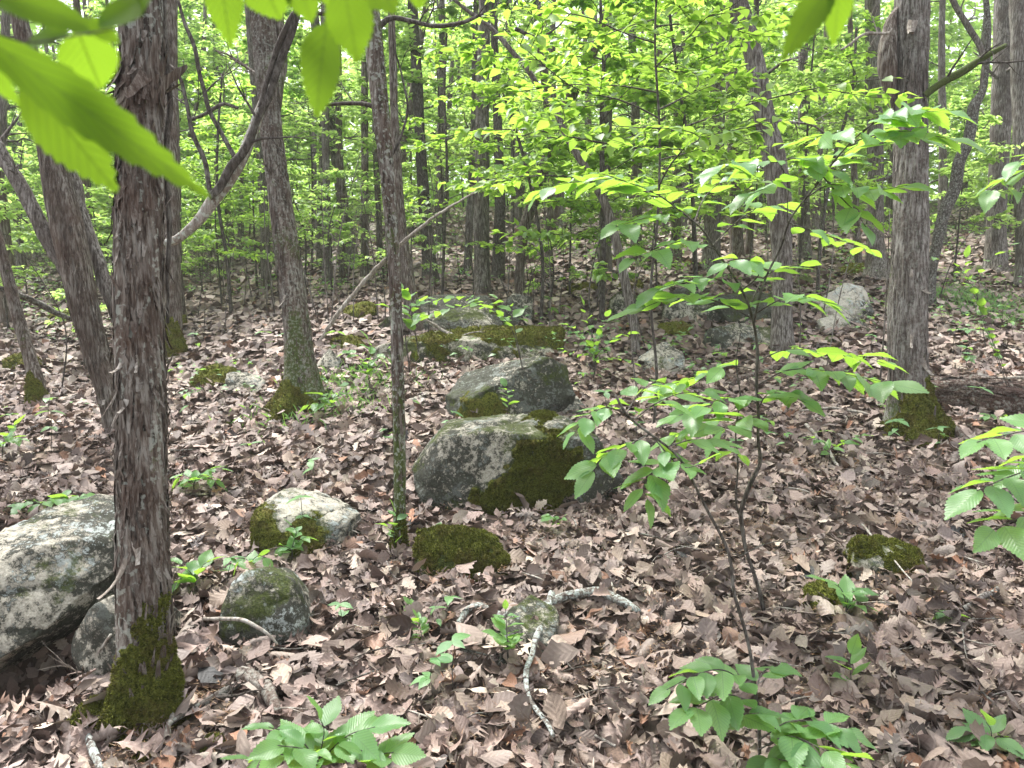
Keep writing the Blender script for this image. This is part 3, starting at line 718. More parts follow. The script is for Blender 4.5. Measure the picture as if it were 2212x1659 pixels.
trunk_tree('cedar_tree', [(930, 606, 40), (925, 540, 32), (916, 430, 28), (908, 300, 24), (902, 200, 26), (896, 90, 24), (890, -20, 22)],
    'dark double-stemmed cedar behind the mossy rock ledge', mat=BARKD, segs=24, nfl=80, seed=20, dead=2)
trunk_tree('cedar_tree', [(1042, 636, 42), (1041, 560, 37), (1040, 450, 36), (1042, 350, 34), (1043, 200, 31), (1046, 80, 28), (1048, -20, 26)],
    'upright cedar with pale ragged bark behind the rock row', mat=BARKG, segs=30, nfl=240, fl=(.05, .25, .01, .03, .03), seed=21, dead=1)
trunk_tree('cedar_tree', [(1076, 604, 32), (1078, 520, 28), (1080, 430, 26), (1076, 300, 22), (1070, 150, 18)], 'dark cedar close right of the ragged upright cedar', mat=BARKD, segs=18, seed=22, dead=1)
trunk_tree('cedar_tree', [(1128, 655, 26), (1122, 600, 24), (1132, 500, 24), (1150, 440, 26), (1180, 350, 28), (1200, 290, 28), (1225, 225, 27), (1250, 175, 26), (1290, 90, 22)],
    'right-leaning cedar that crosses another trunk in the middle', segs=24, nfl=110, seed=23, ztop=6)
T12, C12, R12, B12 = trunk_tree('leaning_tree', [(1375, 772, 18), (1368, 700, 20), (1350, 610, 22), (1335, 540, 22), (1318, 470, 22), (1302, 430, 20), (1270, 370, 18), (1228, 302, 17), (1200, 240, 15), (1165, 190, 13), (1140, 150, 13), (1112, 118, 14), (1062, 62, 12), (1000, 15, 8), (960, -20, 6)],
    'thin grey tree bowing left across the frame and crossing the leaning cedar', mat=BARKG, segs=20, amp=.004, seed=24, ztop=None, crown=False, flare=(.06, .2))
limb(T12, B12, [(1112, 62, 9), (1160, 80, 8), (1200, 60, 5), (1240, 25, 3)], T12['_d'], BARKD, seed=8, twigs=3)
T14, *_ = trunk_tree('cedar_tree', [(1690, 760, 54), (1688, 690, 47), (1690, 600, 42), (1688, 520, 46), (1684, 440, 52), (1672, 350, 52), (1652, 250, 48), (1630, 130, 44), (1598, 10, 42), (1585, -40, 40)],
    'left-leaning cedar with bare pale foot behind the leafy sapling', segs=44, step=.025, amp=.007, nfl=420, seed=25, moss=.2, mossh=3, dead=2, mat=BARKG)
trunk_tree('cedar_tree', [(1897, 606, 62), (1893, 570, 44), (1891, 500, 36), (1892, 350, 36), (1887, 200, 35), (1886, 80, 34), (1884, -30, 32)],
    'straight grey cedar standing just left of the big right-hand cedar', mat=BARKG, segs=32, nfl=220, seed=26, flare=(.2, .8), dead=1)
T17, C17, R17, B17 = trunk_tree('cedar_tree', [(1975, 938, 106), (1968, 890, 92), (1963, 800, 84), (1962, 680, 82), (1964, 560, 78), (1966, 400, 75), (1967, 250, 73), (1968, 100, 72), (1969, -30, 70)],
    'big grey shaggy cedar on the right with thick moss at its flared base', segs=100, step=.016, amp=.011, flare=(.2, .85), moss=.6, mossh=.9, nfl=1100, fl=(.06, .3, .006, .02, .02), seed=27, lich=.2, mat=BARKG,
    shell=(.36, .025, (.55, -.8, 0)), tufts=12000, strips_=((1955, 540, -1, .22, .05, .15), (1935, 55, -1, .25, .07, .9), (1990, 620, 1, .1, .06, .9), (1945, 700, -1, .2, .04, .4), (1985, 770, 1, .16, .05, .6)), crown=True)
stub, *_ = limb(T17, B17, [(1930, 240, 5), (1924, 205, 24), (1919, 165, 38), (1919, 125, 42), (1922, 85, 36), (1932, 40, 22), (1945, 10, 8)], T17['_d'] - .02, BARK, 'broken_stub', 26, seed=31)
limb(T17, B17, [(1994, 208, 14), (2040, 175, 15), (2085, 150, 17), (2130, 120, 14), (2172, 97, 10)], T17['_d'] - .1, BARKD, seed=32, moss=.8, twigs=3)
limb(T17, B17, [(1920, 70, 7), (1880, 72, 8), (1860, 80, 6), (1820, 110, 4)], T17['_d'] - .1, BARKL, seed=33, twigs=2)
T18, C18, R18, B18 = trunk_tree('crooked_tree', [(2008, 660, 24), (2012, 590, 22), (2024, 530, 23), (2040, 460, 26), (2062, 410, 27), (2072, 350, 27), (2090, 310, 26), (2100, 260, 25), (2104, 230, 25), (2125, 190, 16), (2130, 130, 14), (2134, 60, 13), (2128, -30, 12)],
    'crooked dark tree bending right behind the big grey cedar', mat=BARKD, segs=22, amp=.004, seed=28, ztop=None, crown=False, flare=(.1, .3), lich=.3)
limb(T18, B18, [(2120, 200, 11), (2125, 130, 11), (2100, 70, 12), (2070, 20, 12), (2040, -30, 12)], T18['_d'], BARKG, seed=34, twigs=3)
trunk_tree('cedar_tree', [(2150, 585, 50), (2152, 470, 40), (2158, 350, 42), (2165, 200, 44), (2168, 80, 44), (2170, -30, 42)], 'shaggy double cedar near the right edge of the wood', mat=BARKG, segs=36, nfl=300, fl=(.05, .25, .01, .03, .04), seed=29, dead=4)
trunk_tree('cedar_tree', [(2214, 620, 42), (2212, 520, 36), (2206, 400, 34), (2206, 250, 38), (2200, 100, 34), (2196, -30, 30)], 'cedar cut by the right edge of the view', mat=BARKG, segs=28, nfl=150, seed=30, dead=2)
MID = [(1536, 585, 38, 'dark cedar behind the top leaves of the leafy sapling', 31), (1592, 560, 28, 'narrow cedar between two larger trunks right of centre', 32), (1737, 560, 26, 'narrow dark cedar right of the pale-footed leaning cedar', 33),
       (1855, 585, 14, 'thin crooked stem beside the moss-topped rock on the right', 34), (708, 610, 20, 'slim cedar stem in the left background cluster', 35), (742, 600, 18, 'slim dark stem second in the left background cluster', 36),
       (690, 580, 14, 'thin stem behind the left-leaning cedar with flared roots', 37), (788, 605, 18, 'slim dark stem left of the slender central cedar', 38), (1300, 500, 0, '', 0), (42, 600, 12, 'thin stem standing far off at the left edge', 39),
       (1010, 595, 18, 'slim stem left of the ragged upright cedar', 41), (1185, 600, 16, 'thin stem right of the crossing trunks, far back', 42), (1460, 560, 22, 'dark short stem far behind the sapling crown', 43), (822, 590, 14, 'thin stem far behind the slender central cedar', 44)]
for (mx, my, mw, ml, ms) in MID:
    if mw:
        j = np.random.default_rng(ms); l_ = j.uniform(-18, 18)
        trunk_tree('cedar_tree', [(mx, my, mw * 1.2), (mx + l_ * .3, my - 130, mw), (mx + l_ * .9, my - 330, mw * .95), (mx + l_, my - 520, mw * .8), (mx + l_ * 1.3, my - 660, mw * .7)], ml, mat=BARKG if ms % 2 else BARK, segs=18, step=.06, nfl=60, seed=ms, dead=2, fl=(.05, .2, .01, .03, .03))

# --- far background trunks: five kinds, copied
def far_tree_proto(k):
    bag = Bag(); rs = np.random.default_rng(60 + k); hgt = 9.0
    x, y = rs.normal(size=2) * .35
    C = spline(np.array([(0, 0, -.3), (x * .2, y * .2, 2), (x, y, 5), (x * 1.4, y, 7.5), (x * 1.5 + .1, y, hgt)]), 60); R = np.interp(np.linspace(0, 1, 60), [0, .08, 1], [.17, .125, .05])
    V, T = tube(C, R, 14, bark_disp(.008, 70 + k, (.2, .5)))
    t = obj('cedar_tree', None); me = mesh('trunk', V, T, BARKG if k % 2 else BARK, (.7, .1, 0)); obj('trunk', me, t)
    bag = Bag()
    for j in range(14):
        i = rs.integers(12, 50); a = rs.uniform(0, 6.28)
        twig_branch(bag, C[i], np.array([math.cos(a), math.sin(a), .3]), rs.uniform(.6, 1.6), R[i] * .2, 2, 900 + k * 40 + j, -.1, .3, 4, 3)
    bag.build('dead_branches', BARKD, t, kind='stuff')
    return t
FT = [far_tree_proto(k) for k in range(5)]
rs = np.random.default_rng(5); placed = []; cnt = 0
for k in range(900):
    if cnt >= 84: break
    y = 12.5 + rs.random() ** .9 * 27; x = rs.uniform(-.75, .8) * y
    if y < 17 and -.15 < x / y < .12: continue
    if any((x - a) ** 2 + (y - b) ** 2 < 1.5 for a, b in placed): continue
    placed.append((x, y)); o = FT[cnt] if cnt < 5 else copy_tree(FT[cnt % 5]); cnt += 1
    o.location = (x, y, float(H(x, y))); o.rotation_euler = (rs.normal() * .05, rs.normal() * .06, rs.uniform(0, 6.28)); s = rs.uniform(.4, .95) * (1 + y / 120); o.scale = (s, s, rs.uniform(.95, 1.25))
    tag(o, 'background cedar trunk among the green understory, one of many alike', 'tree', 'cedars far back in the wood')

# ------------------------------------------------------------------ understory
LEAF4 = ovate_tpl(n=4, cols=3, wid=.62, serr=0, fold=.25, bend=.3, tipk=1.4)
LEAF6 = ovate_tpl(n=6, cols=3, wid=.60, serr=0, fold=.2, bend=.5, tipk=1.2)
LEAF6b = ovate_tpl(n=6, cols=3, wid=.50, serr=0, fold=.3, bend=-.2, tipk=1.2)
LEAF4b = ovate_tpl(n=4, cols=3, wid=.52, serr=0, fold=.3, bend=-.2, tipk=1.4)
DIAM = (np.array([(0, 0, 0), (.28, .45, .08), (-.28, .45, .08), (0, 1, -.1)]), np.array([(0, 1, 2), (1, 3, 2)]), np.zeros((4, 2)))

def tier_crown(top, z0, z1, nb, rad, seed, leafbag, woodbag, leafsz, perb, tpl, droop=.0, start=None, stemC=None, up=.25):
    rs = np.random.default_rng(seed); n = 0
    for b in range(nb):
        z = z0 + (z1 - z0) * (b + rs.random()) / nb; a = b * 2.4 + rs.normal() * .4
        c = stemC[int(np.argmin(np.abs(stemC[:, 2] - z)))]
        r = rad * (1 - .55 * ((z - z0) / max(z1 - z0, .01)) ** 1.5) * rs.uniform(.7, 1.15)
        d = np.array([math.cos(a), math.sin(a), up + rs.normal() * .08]); pts = [c]; dd = d.copy()
        for q in range(5):
            dd = unit(dd + rs.normal(size=3) * np.array([.2, .2, .06]) - np.array([0, 0, .06])); pts.append(pts[-1] + dd * r / 5)
        Cb = spline(np.array(pts), 14); V, T = tube(Cb, np.linspace(.008, .0025, 14), 4); woodbag.add(V, T, (.9, 0, 0))
        side = unit(np.cross(Cb[-1] - Cb[0], (0, 0, 1)))
        subs = [Cb[4:]]
        for q in range(6):
            i = rs.integers(3, 12); sg = 1 if q % 2 else -1; L = r * rs.uniform(.3, .55)
            e = Cb[i] + (unit(Cb[i + 1] - Cb[i]) * .7 + side * sg * .8) * L + np.array([0, 0, rs.normal() * .05]); s = spline(np.array([Cb[i], (Cb[i] + e) / 2 + rs.normal(size=3) * .03, e]), 8)
            V, T = tube(s, np.linspace(.004, .0015, 8), 3); woodbag.add(V, T, (.9, 0, 0)); subs.append(s)
        m = perb; si = rs.integers(0, len(subs), m); tt = rs.random(m) ** .8
        pos = np.array([subs[i][int(t * (len(subs[i]) - 1))] for i, t in zip(si, tt)]); tang = np.array([unit(subs[i][-1] - subs[i][0]) for i in si])
        sd = unit(np.cross(tang, (0, 0, 1.0))) * rs.choice([-1, 1], (m, 1))
        ld = unit(tang * .6 + sd * .8 + rs.normal(size=(m, 3)) * .3 - np.array([0, 0, droop])); nn = unit(np.array([0, 0, 1.0]) + rs.normal(size=(m, 3)) * .33)
        cc = rs.random(m); leafbag.append((pos, ld, nn, rs.uniform(.65, 1.2, m) * leafsz, np.stack([cc] * 3, -1)))

def sapling_proto(k, hgt, leafsz, nb, perb, rad, z0f=.25, mat=LEAFB):
    rs = np.random.default_rng(300 + k); t = obj('understory_sapling', None)
    C = spline(np.array([(0, 0, -.15), (rs.normal() * .1, rs.normal() * .1, hgt * .5), (rs.normal() * .25, rs.normal() * .25, hgt)]), 30)
    V, T = tube(C, np.linspace(.022, .005, 30), 7); obj('stem', mesh('stem', V, T, BARKD, (.8, .1, 0)), t)
    lb, wb = [], Bag(); tier_crown(None, hgt * z0f, hgt, nb, rad, 400 + k, lb, wb, leafsz, perb, None, .1, stemC=C)
    wb.build('branches', BARKD, t, kind='stuff')
    bag = Bag()
    for (p, d, n_, s, c) in lb: scatter(bag, [LEAF4], np.zeros(len(p), int), p, d, n_, s, c)
    bag.build('foliage', mat, t, kind='stuff'); return t
SP = [sapling_proto(0, 3.2, .105, 20, 130, 1.2), sapling_proto(1, 4.6, .12, 26, 140, 1.5, .25), sapling_proto(2, 2.2, .09, 14, 90, .9, .2), sapling_proto(3, 6.5, .125, 34, 150, 1.7, .28), sapling_proto(4, 1.3, .085, 7, 60, .55, .3)]
rs = np.random.default_rng(12); used = set(); pl = []
def put_sap(k, x, y, s=1.0, lab=None, grp='leafy saplings filling the understory'):
    o = SP[k] if k not in used else copy_tree(SP[k]); used.add(k)
    o.location = (x, y, float(H(x, y))); o.rotation_euler = (0, 0, rs.uniform(0, 6.28)); o.scale = (s, s, s)
    tag(o, lab or 'slender green-leaved sapling in the crowded background understory', 'sapling', grp)
for k in range(170):
    y = 11.5 + rs.random() ** .9 * 22; x = rs.uniform(-.78, .82) * y
    if y < 13 and abs(x / y + .03) < .22: continue
    if y < 22 and -.12 < x / y < .75 and k % 5: continue
    if y < 20 and x / y <= -.12 and k % 2: continue
    put_sap(int(rs.choice([0, 1, 3, 2], p=[.28, .36, .26, .10])), x, y, rs.uniform(.75, 1.25) * (1 + (y - 10) / 60))
for (px, py, k, s) in [(440, 640, 2, .8), (480, 660, 0, .9), (560, 600, 0, 1.0), (720, 640, 2, .9), (900, 640, 4, 1.0), (1180, 680, 4, .9), (1230, 640, 0, .9), (1420, 640, 2, .8), (1500, 600, 1, .9), (1780, 560, 0, 1.0), (2060, 600, 0, .9), (2150, 560, 1, .9), (60, 640, 1, .9), (150, 600, 3, .9), (20, 720, 0, .8), (230, 640, 1, 1.0), (470, 590, 3, .9), (830, 600, 1, .9), (960, 590, 3, .9), (180, 790, 4, 1.0)]:
    d, q = G(px, py); put_sap(k, q[0], q[1], s)

# dense woods that close the view: one mass nobody could count
def far_woods():
    bag = Bag(); n = 170000; rs = np.random.default_rng(77)
    y = rs.uniform(34, 54, n); x = rs.uniform(-.85, .9, n) * y; g = H(x, y)
    z = g + rs.random(n) ** 1.25 * (6 + y * .33)
    p = np.stack([x, y, z], -1); v = fbm(p * np.array([.33, .33, .45]), 3, 21)
    gap = np.exp(-(((x / y + .34) / .10) ** 2 + ((z - g) / y - .36) ** 2 / .02)) * .6 + np.exp(-(((x / y + .12) / .20) ** 2 + ((z - g) / y - .36) ** 2 / .012)) * .55
    keep = v > -.22 + gap + .15 * (z - g) / (6 + y * .33); p = p[keep]; n = len(p)
    c = np.clip(.5 + v[keep] * 1.2 + rs.normal(size=n) * .22, 0, 1)
    scatter(bag, [DIAM], np.zeros(n, int), p, rand_dir(n, .3), rand_nrm(n, .55), rs.uniform(.28, .62, n), np.stack([c] * 3, -1))
    o = bag.build('distant_woods', LEAFB, kind='stuff'); tag(o, 'mass of bright green leaves closing the view far uphill', 'woods')
far_woods()

# ------------------------------------------------------------------ dogwoods of the middle canopy
def dogwood(px, py, pts, label, z0, nb, perb, rad, leafsz, seed, htop=None, parts=300):
    d = GD(px, py); t, C, R, base = trunk_tree('dogwood_tree', pts, label, mat=BARKD, d=d, segs=12, step=.05, amp=.001, flare=None, ztop=None, crown=False, seed=seed)
    lb, wb = [], Bag(); top = C[-1][2]; zb = base[2] + z0
    tier_crown(None, zb, top, nb, rad, seed, lb, wb, leafsz, perb, None, .12, stemC=C, up=.3)
    wb.build('branches', BARKD, t, base, kind='stuff')
    p = np.concatenate([l[0] for l in lb]); dd = np.concatenate([l[1] for l in lb]); nn = np.concatenate([l[2] for l in lb]); s = np.concatenate([l[3] for l in lb]); c = np.concatenate([l[4] for l in lb])
    # only what hangs within the view can be picked apart; nearest first
    rel = p - CAM; dep = rel @ FWD; vis = (dep > 1) & (np.abs(rel @ RT / dep) < .67) & (np.abs(rel @ UP / dep) < .50)
    order = np.argsort(np.where(vis, dep, 99)); pick = order[:parts]; rest = order[parts:]
    bag = Bag(); scatter(bag, [LEAF4, LEAF4b], RNG.integers(0, 2, len(rest)), p[rest], dd[rest], nn[rest], s[rest], c[rest]); bag.build('foliage', LEAFD, t, base, kind='stuff')
    for i in pick: one_leaf(t, base, p[i], dd[i], nn[i], s[i], DOGM)
    return t
from mathutils import Matrix
def one_leaf(parent, base, p, d, n, s, meshes, name='leaf'):
    Y = unit(d); X = unit(np.cross(Y, n)); Z = np.cross(X, Y); q = p - base
    o = obj(name, meshes[int(RNG.integers(len(meshes)))], parent)
    o.matrix_local = Matrix([[X[r] * s, Y[r] * s, Z[r] * s, q[r]] for r in range(3)] + [[0, 0, 0, 1]]); return o
DOGM = []
for k in range(6):
    V, T, U = ovate_tpl(n=8, cols=3, wid=.58, serr=0, fold=.2, bend=.2 + .15 * k, tipk=1.2); DOGM.append(mesh('leaf', V, T, LEAFD, (k / 6 + .1,) * 3, U))
dogwood(1300, 700, [(1300, 702, 15), (1301, 600, 14), (1303, 500, 13), (1301, 380, 12), (1300, 250, 11), (1304, 130, 9), (1298, 30, 8), (1300, -100, 6)], 'dogwood with a straight dark stem spreading tiers of bright leaves at top centre', 1.15, 26, 150, 1.7, .15, 501)
dogwood(1130, 700, [(1168, 690, 9), (1172, 560, 8), (1150, 420, 8), (1120, 300, 7), (1080, 180, 6), (1050, 80, 5)], 'thin bent dogwood with loose bright leaves left of the straight-stemmed one', .6, 18, 90, 1.1, .13, 502, parts=220)
dogwood(1500, 640, [(1505, 640, 9), (1500, 500, 9), (1490, 350, 9), (1470, 200, 8), (1450, 60, 7), (1440, -60, 6)], 'tall dogwood of yellow-green leaves behind the sapling crown', 1.4, 24, 140, 1.8, .15, 503, parts=150)
dogwood(1760, 640, [(1765, 640, 8), (1775, 500, 8), (1800, 350, 8), (1840, 200, 7), (1850, 60, 6)], 'dogwood with a slanting stem between the pale-footed and big grey cedars', 1.0, 16, 80, 1.2, .10, 504, parts=80)
dogwood(1412, 930, [(1412, 930, 7), (1418, 800, 7), (1405, 640, 7), (1420, 480, 6), (1425, 300, 6), (1415, 100, 5), (1420, -60, 5), (1420, -300, 4)], 'nearer dogwood with broad bright leaf tiers overhead, thin stem beside the big broad boulder', 1.75, 26, 120, 1.9, .115, 507, parts=300)
dogwood(470, 690, [(500, 690, 8), (490, 560, 8), (470, 430, 7), (470, 300, 6), (480, 160, 5)], 'airy dogwood behind the curved pale limb on the left', .8, 18, 85, 1.2, .10, 505, parts=120)
dogwood(950, 650, [(955, 650, 7), (960, 500, 7), (965, 350, 6), (960, 200, 6), (965, 60, 5)], 'airy dogwood right behind the dark double-stemmed cedar', .7, 16, 80, 1.1, .10, 506, parts=100)

# ------------------------------------------------------------------ rocks
def hull(pts):
    import bmesh
    bm = bmesh.new(); vs = [bm.verts.new(p) for p in pts]; r = bmesh.ops.convex_hull(bm, input=vs)
    bmesh.ops.delete(bm, geom=[g for g in r['geom_interior'] if isinstance(g, bmesh.types.BMVert)] , context='VERTS')
    loose = [v for v in bm.verts if not v.link_faces]; bmesh.ops.delete(bm, geom=loose, context='VERTS')
    bmesh.ops.recalc_face_normals(bm, faces=bm.faces); bmesh.ops.triangulate(bm, faces=bm.faces); bm.verts.index_update()
    V = np.array([v.co[:] for v in bm.verts]); T = np.array([[v.index for v in f.verts] for f in bm.faces]); bm.free(); return V, T
def split(V, T, L):
    """split edges longer than L until none are left"""
    for _ in range(12):
        E = np.sort(np.concatenate([T[:, [0, 1]], T[:, [1, 2]], T[:, [2, 0]]]), 1); Eu, inv = np.unique(E, axis=0, return_inverse=True)
        inv = inv.ravel()
        long = np.linalg.norm(V[Eu[:, 0]] - V[Eu[:, 1]], axis=1) > L
        if not long.any(): break
        mid = np.full(len(Eu), -1); mid[long] = len(V) + np.arange(long.sum()); V = np.vstack([V, (V[Eu[long, 0]] + V[Eu[long, 1]]) / 2])
        n = len(T); m = np.stack([mid[inv[:n]], mid[inv[n:2 * n]], mid[inv[2 * n:]]], 1); k = (m >= 0).sum(1); out = [T[k == 0]]
        s = T[k == 3]; q = m[k == 3]
        if len(s): out += [np.stack([s[:, 0], q[:, 0], q[:, 2]], 1), np.stack([q[:, 0], s[:, 1], q[:, 1]], 1), np.stack([q[:, 2], q[:, 1], s[:, 2]], 1), q]
        for e in range(3):
            a, b, c = e, (e + 1) % 3, (e + 2) % 3
            z = (k == 1) & (m[:, e] >= 0); s = T[z]; q = m[z][:, e]
            if len(s): out += [np.stack([s[:, a], q, s[:, c]], 1), np.stack([q, s[:, b], s[:, c]], 1)]
            z = (k == 2) & (m[:, e] < 0); s = T[z]; q1 = m[z][:, b]; q2 = m[z][:, c]
            if len(s): out += [np.stack([s[:, c], q2, q1], 1), np.stack([s[:, a], s[:, b], q1], 1), np.stack([s[:, a], q1, q2], 1)]
        T = np.concatenate(out)
    return V, T
def smooth(V, T, it):
    E = np.concatenate([T[:, [0, 1]], T[:, [1, 2]], T[:, [2, 0]]])
    for _ in range(it):
        a = np.zeros_like(V); c = np.zeros(len(V)); np.add.at(a, E[:, 0], V[E[:, 1]]); np.add.at(c, E[:, 0], 1); V = V * .4 + a / np.maximum(c, 1)[:, None] * .6
    return V
def rock(pts, label, d=None, thick=.45, white=.5, moss=.2, lich=.3, L=None, amp=.03, shell=None, tufts=0, seed=0, bury=True, group=None, name='rock', cat='rock', sm=0, extra=(), mtop=.5, mside=None, tlen=.010):
    by = max(pts, key=lambda q: q[1]); cx_ = sum(q[0] for q in pts) / len(pts); cy_ = sum(q[1] for q in pts) / len(pts)
    if d is None: d = GD(by[0], by[1] - 6)
    pts = [(cx_ + (q[0] - cx_) * 1.06, cy_ + (q[1] - cy_) * 1.06, *q[2:]) for q in pts]
    Q = np.array([P(q[0], q[1], d + (q[2] if len(q) > 2 else 0)) for q in pts]); size = np.linalg.norm(Q.max(0) - Q.min(0))
    cen = Q.mean(0); allp = [Q]
    back = Q + np.array([0, thick, 0]); back = back.mean(0) + (back - back.mean(0)) * .8
    if bury: back[:, 2] -= thick * .42
    if bury: back[:, 2] = np.minimum(back[:, 2], Q[:, 2].max() - .03)
    allp.append(back)
    if bury:
        low = Q.copy(); low[:, 2] = np.minimum(low[:, 2], H(low[:, 0], low[:, 1])) - .12; allp.append(low); l2 = back.copy(); l2[:, 2] = H(l2[:, 0], l2[:, 1]) - .15; allp.append(l2)
    if len(extra): allp.append(np.array([P(q[0], q[1], d + q[2]) for q in extra]))
    V, T = hull(np.vstack(allp))
    L = 1.3 * (max(L or 0, .012, size / 46) if L else max(.014, size / 32))
    V, T = split(V, T, L * 4); V = smooth(V, T, sm); V, T = split(V, T, L); V = smooth(V, T, 1)
    fn = np.cross(V[T[:, 1]] - V[T[:, 0]], V[T[:, 2]] - V[T[:, 0]]); vn = np.zeros_like(V)
    for c in range(3): np.add.at(vn, T[:, c], fn)
    vn = unit(vn); k = 1 / max(size, .2)
    nz = fbm(V * 2.2 * k, 3, seed) * 1.0 + (.5 - np.abs(fbm(V * 5 * k * np.array([1, 1, 2.2]), 3, seed + 4))) * .6 + fbm(V * 16, 3, seed + 7) * .25
    V = V + vn * (nz * amp * .6 * size)[:, None]
    fr = np.random.default_rng(seed + 1000); cc = V.mean(0)
    for q in range(9):                                   # fracture planes
        nq = unit(fr.normal(size=3) * np.array([1, 1, .8])); dq_ = (V - cc) @ nq; off = np.quantile(dq_, fr.uniform(.92, .985)); over = np.maximum(dq_ - off, 0)
        V = V - nq * (over * .97)[:, None]
    bed = V @ unit(np.array([fr.normal() * .3, fr.normal() * .3, 1.0])) * (9 / max(size, .35)) + fbm(V * 2, 2, seed + 40) * 1.2
    crk = np.exp(-((np.abs(bed - np.round(bed))) / .05) ** 2) * (fbm(V * 3, 2, seed + 41) > -.05)
    V = V + vn * (((.4 - np.abs(fbm(V * 8, 3, seed + 31))) * .035 + fbm(V * 30, 2, seed + 33) * .007 - crk * .014) * min(1, size))[:, None]
    base = V.mean(0); base[2] = float(H(base[0], base[1]))
    up = vn[:, 2]; n3 = fbm(V * 4.5, 3, seed + 11)
    mm = np.clip(moss + (up - .35) * mtop * moss + n3 * .55 * (moss > 0), 0, 1)
    mask = None
    if shell:
        amt, thk, ms = shell
        mask = amt + fbm(V * 5.5 / max(size, .3), 3, seed + 21) * .8 + (up - .4) * .45 + fbm(V * 14, 2, seed + 5) * .28
        if mside is not None:      # patches centred on given spots of the face
            mk = np.full(len(V), -9.0)
            for (sx, sy, sr, sd) in mside:
                c = P(sx, sy, d + sd); mk = np.maximum(mk, 1 - np.linalg.norm((V - c) * np.array([1, .6, 1]), axis=1) / W(sr, d))
            mask = mk * 1.1 + fbm(V * 11, 3, seed + 5) * .45 + fbm(V * 5, 2, seed + 6) * .3
        mm = np.maximum(mm, np.clip(mask * 1.2 + .55, 0, 1))
    col = np.stack([np.clip(white - crk * .5 + fbm(V * 2.5, 2, seed + 9) * .6, 0, 1), mm, np.full(len(V), lich) * np.clip(.4 + up, 0, 1)], -1)
    t = thing(name, base, label, cat, group)
    obj('stone', mesh('stone', V - base, T, ROCK, col), t)
    if shell: moss_shell(V, T, mask, thk, seed, tufts, tlen, base, t)
    return t

rock([(-140, 1250), (0, 1185, .25), (85, 1112, .45), (250, 1078, .55), (300, 1085, .5), (290, 1225, .05), (250, 1262, .0), (140, 1328, -.02), (0, 1412, -.05), (-140, 1475, -.05)], 'large tilted pale limestone slab jutting over a dark hollow at the left edge',
     d=T1['_d'] + .34, thick=.5, white=.58, moss=.25, lich=.9, L=.016, amp=.016, bury=False, seed=201, extra=((-140, 1330, .9), (300, 1230, .8), (260, 1300, .7), (0, 1480, .95), (-140, 1560, 1.0)))
rock([(138, 1450), (142, 1370), (190, 1320), (245, 1290, .08), (330, 1300, .1), (340, 1400, .05), (300, 1470), (240, 1480)], 'grey wedge-shaped rock propped under the large slab behind the mossy trunk foot', d=T1['_d'] + .24, thick=.4, white=.5, moss=.1, lich=.2, seed=202, amp=.02)
rock([(372, 1250), (370, 1225, .05), (400, 1215, .08), (412, 1235, .04), (400, 1262)], 'small grey rock between the shaggy cedar and the round mottled rock', thick=.15, white=.45, moss=.1, seed=203)
rock([(478, 1350), (482, 1300, .02), (520, 1245, .08), (590, 1212, .12), (632, 1262, .1), (652, 1330, .03), (645, 1380), (570, 1415), (500, 1400)], 'rounded mottled rock with lichen cap, sitting in leaves right of the shaggy cedar', thick=.3, white=.42, moss=.28, lich=1.0, L=.01, seed=204, amp=.025, sm=1)
rock([(566, 1175), (553, 1115, .03), (556, 1066, .30), (640, 1060, .42), (788, 1084, .42), (740, 1135, .15), (660, 1195, 0), (600, 1212, -.02)], 'flat-topped pale wedge rock with a mossy left side', thick=.15, white=.62, moss=.22, lich=.8, L=.012, seed=205, amp=.014,
     shell=(0, .012, 0), mside=((562, 1150, 55, .06), (660, 1150, 45, .1)), tufts=2500)
rock([(930, 1235), (905, 1195, .04), (903, 1150, .14), (955, 1145, .16), (1060, 1168, .14), (1088, 1215, .05), (1062, 1242), (1010, 1250), (945, 1262)], 'low rock wrapped almost wholly in green moss, below the boulders', thick=.2, white=.5, moss=.6, L=.012, seed=206, amp=.075,
     shell=(.30, .016, 0), tufts=22000, tlen=.011)
rock([(922, 1062, .02), (912, 955, .0), (1000, 940, -.06), (1110, 932, -.08), (1250, 925, -.02), (1334, 945, .12), (908, 925, .3), (1000, 905, .5), (1120, 904, .52), (1260, 896, .5), (1325, 922, .4), (1345, 1010, .15), (1275, 1066, .0), (1180, 1082, -.1), (1085, 1100, -.12), (1030, 1088, -.06)],
     'big broad boulder with a thick moss cascade down its front, under the angular one', thick=.35, white=.50, moss=.38, lich=.5, L=.017, seed=207, amp=.022, shell=(0, .03, 0), mside=((1175, 1020, 76, 0), (1110, 1078, 60, -.02), (1205, 985, 58, .1), (1165, 925, 50, .4), (1035, 1070, 26, 0)), tufts=26000, tlen=.013)
rock([(957, 876, .12), (998, 820, .55), (1014, 806, .62), (1104, 786, .62), (1182, 768, .22), (1202, 774, .30), (1218, 800, .30), (1240, 885, .22), (1190, 772, .2), (1105, 818, .06), (1035, 852, 0), (968, 884, -.03), (985, 914, -.04), (1045, 918, -.02), (1175, 908, .08)],
     'angular dark-streaked boulder with a sharp pale ridge, behind the big broad one', thick=.35, white=.36, moss=.3, lich=.35, L=.02, seed=208, amp=.008, sm=0, shell=(0, .015, 0), mside=((1030, 905, 50, 0), (1060, 890, 40, 0)), tufts=2500)
rock([(1180, 900), (1200, 872, .05), (1245, 858, .1), (1262, 880, .05), (1235, 905)], 'small pale chunk of rock leaning on the right side of the angular boulder', thick=.15, white=.6, moss=.1, lich=.3, seed=209)
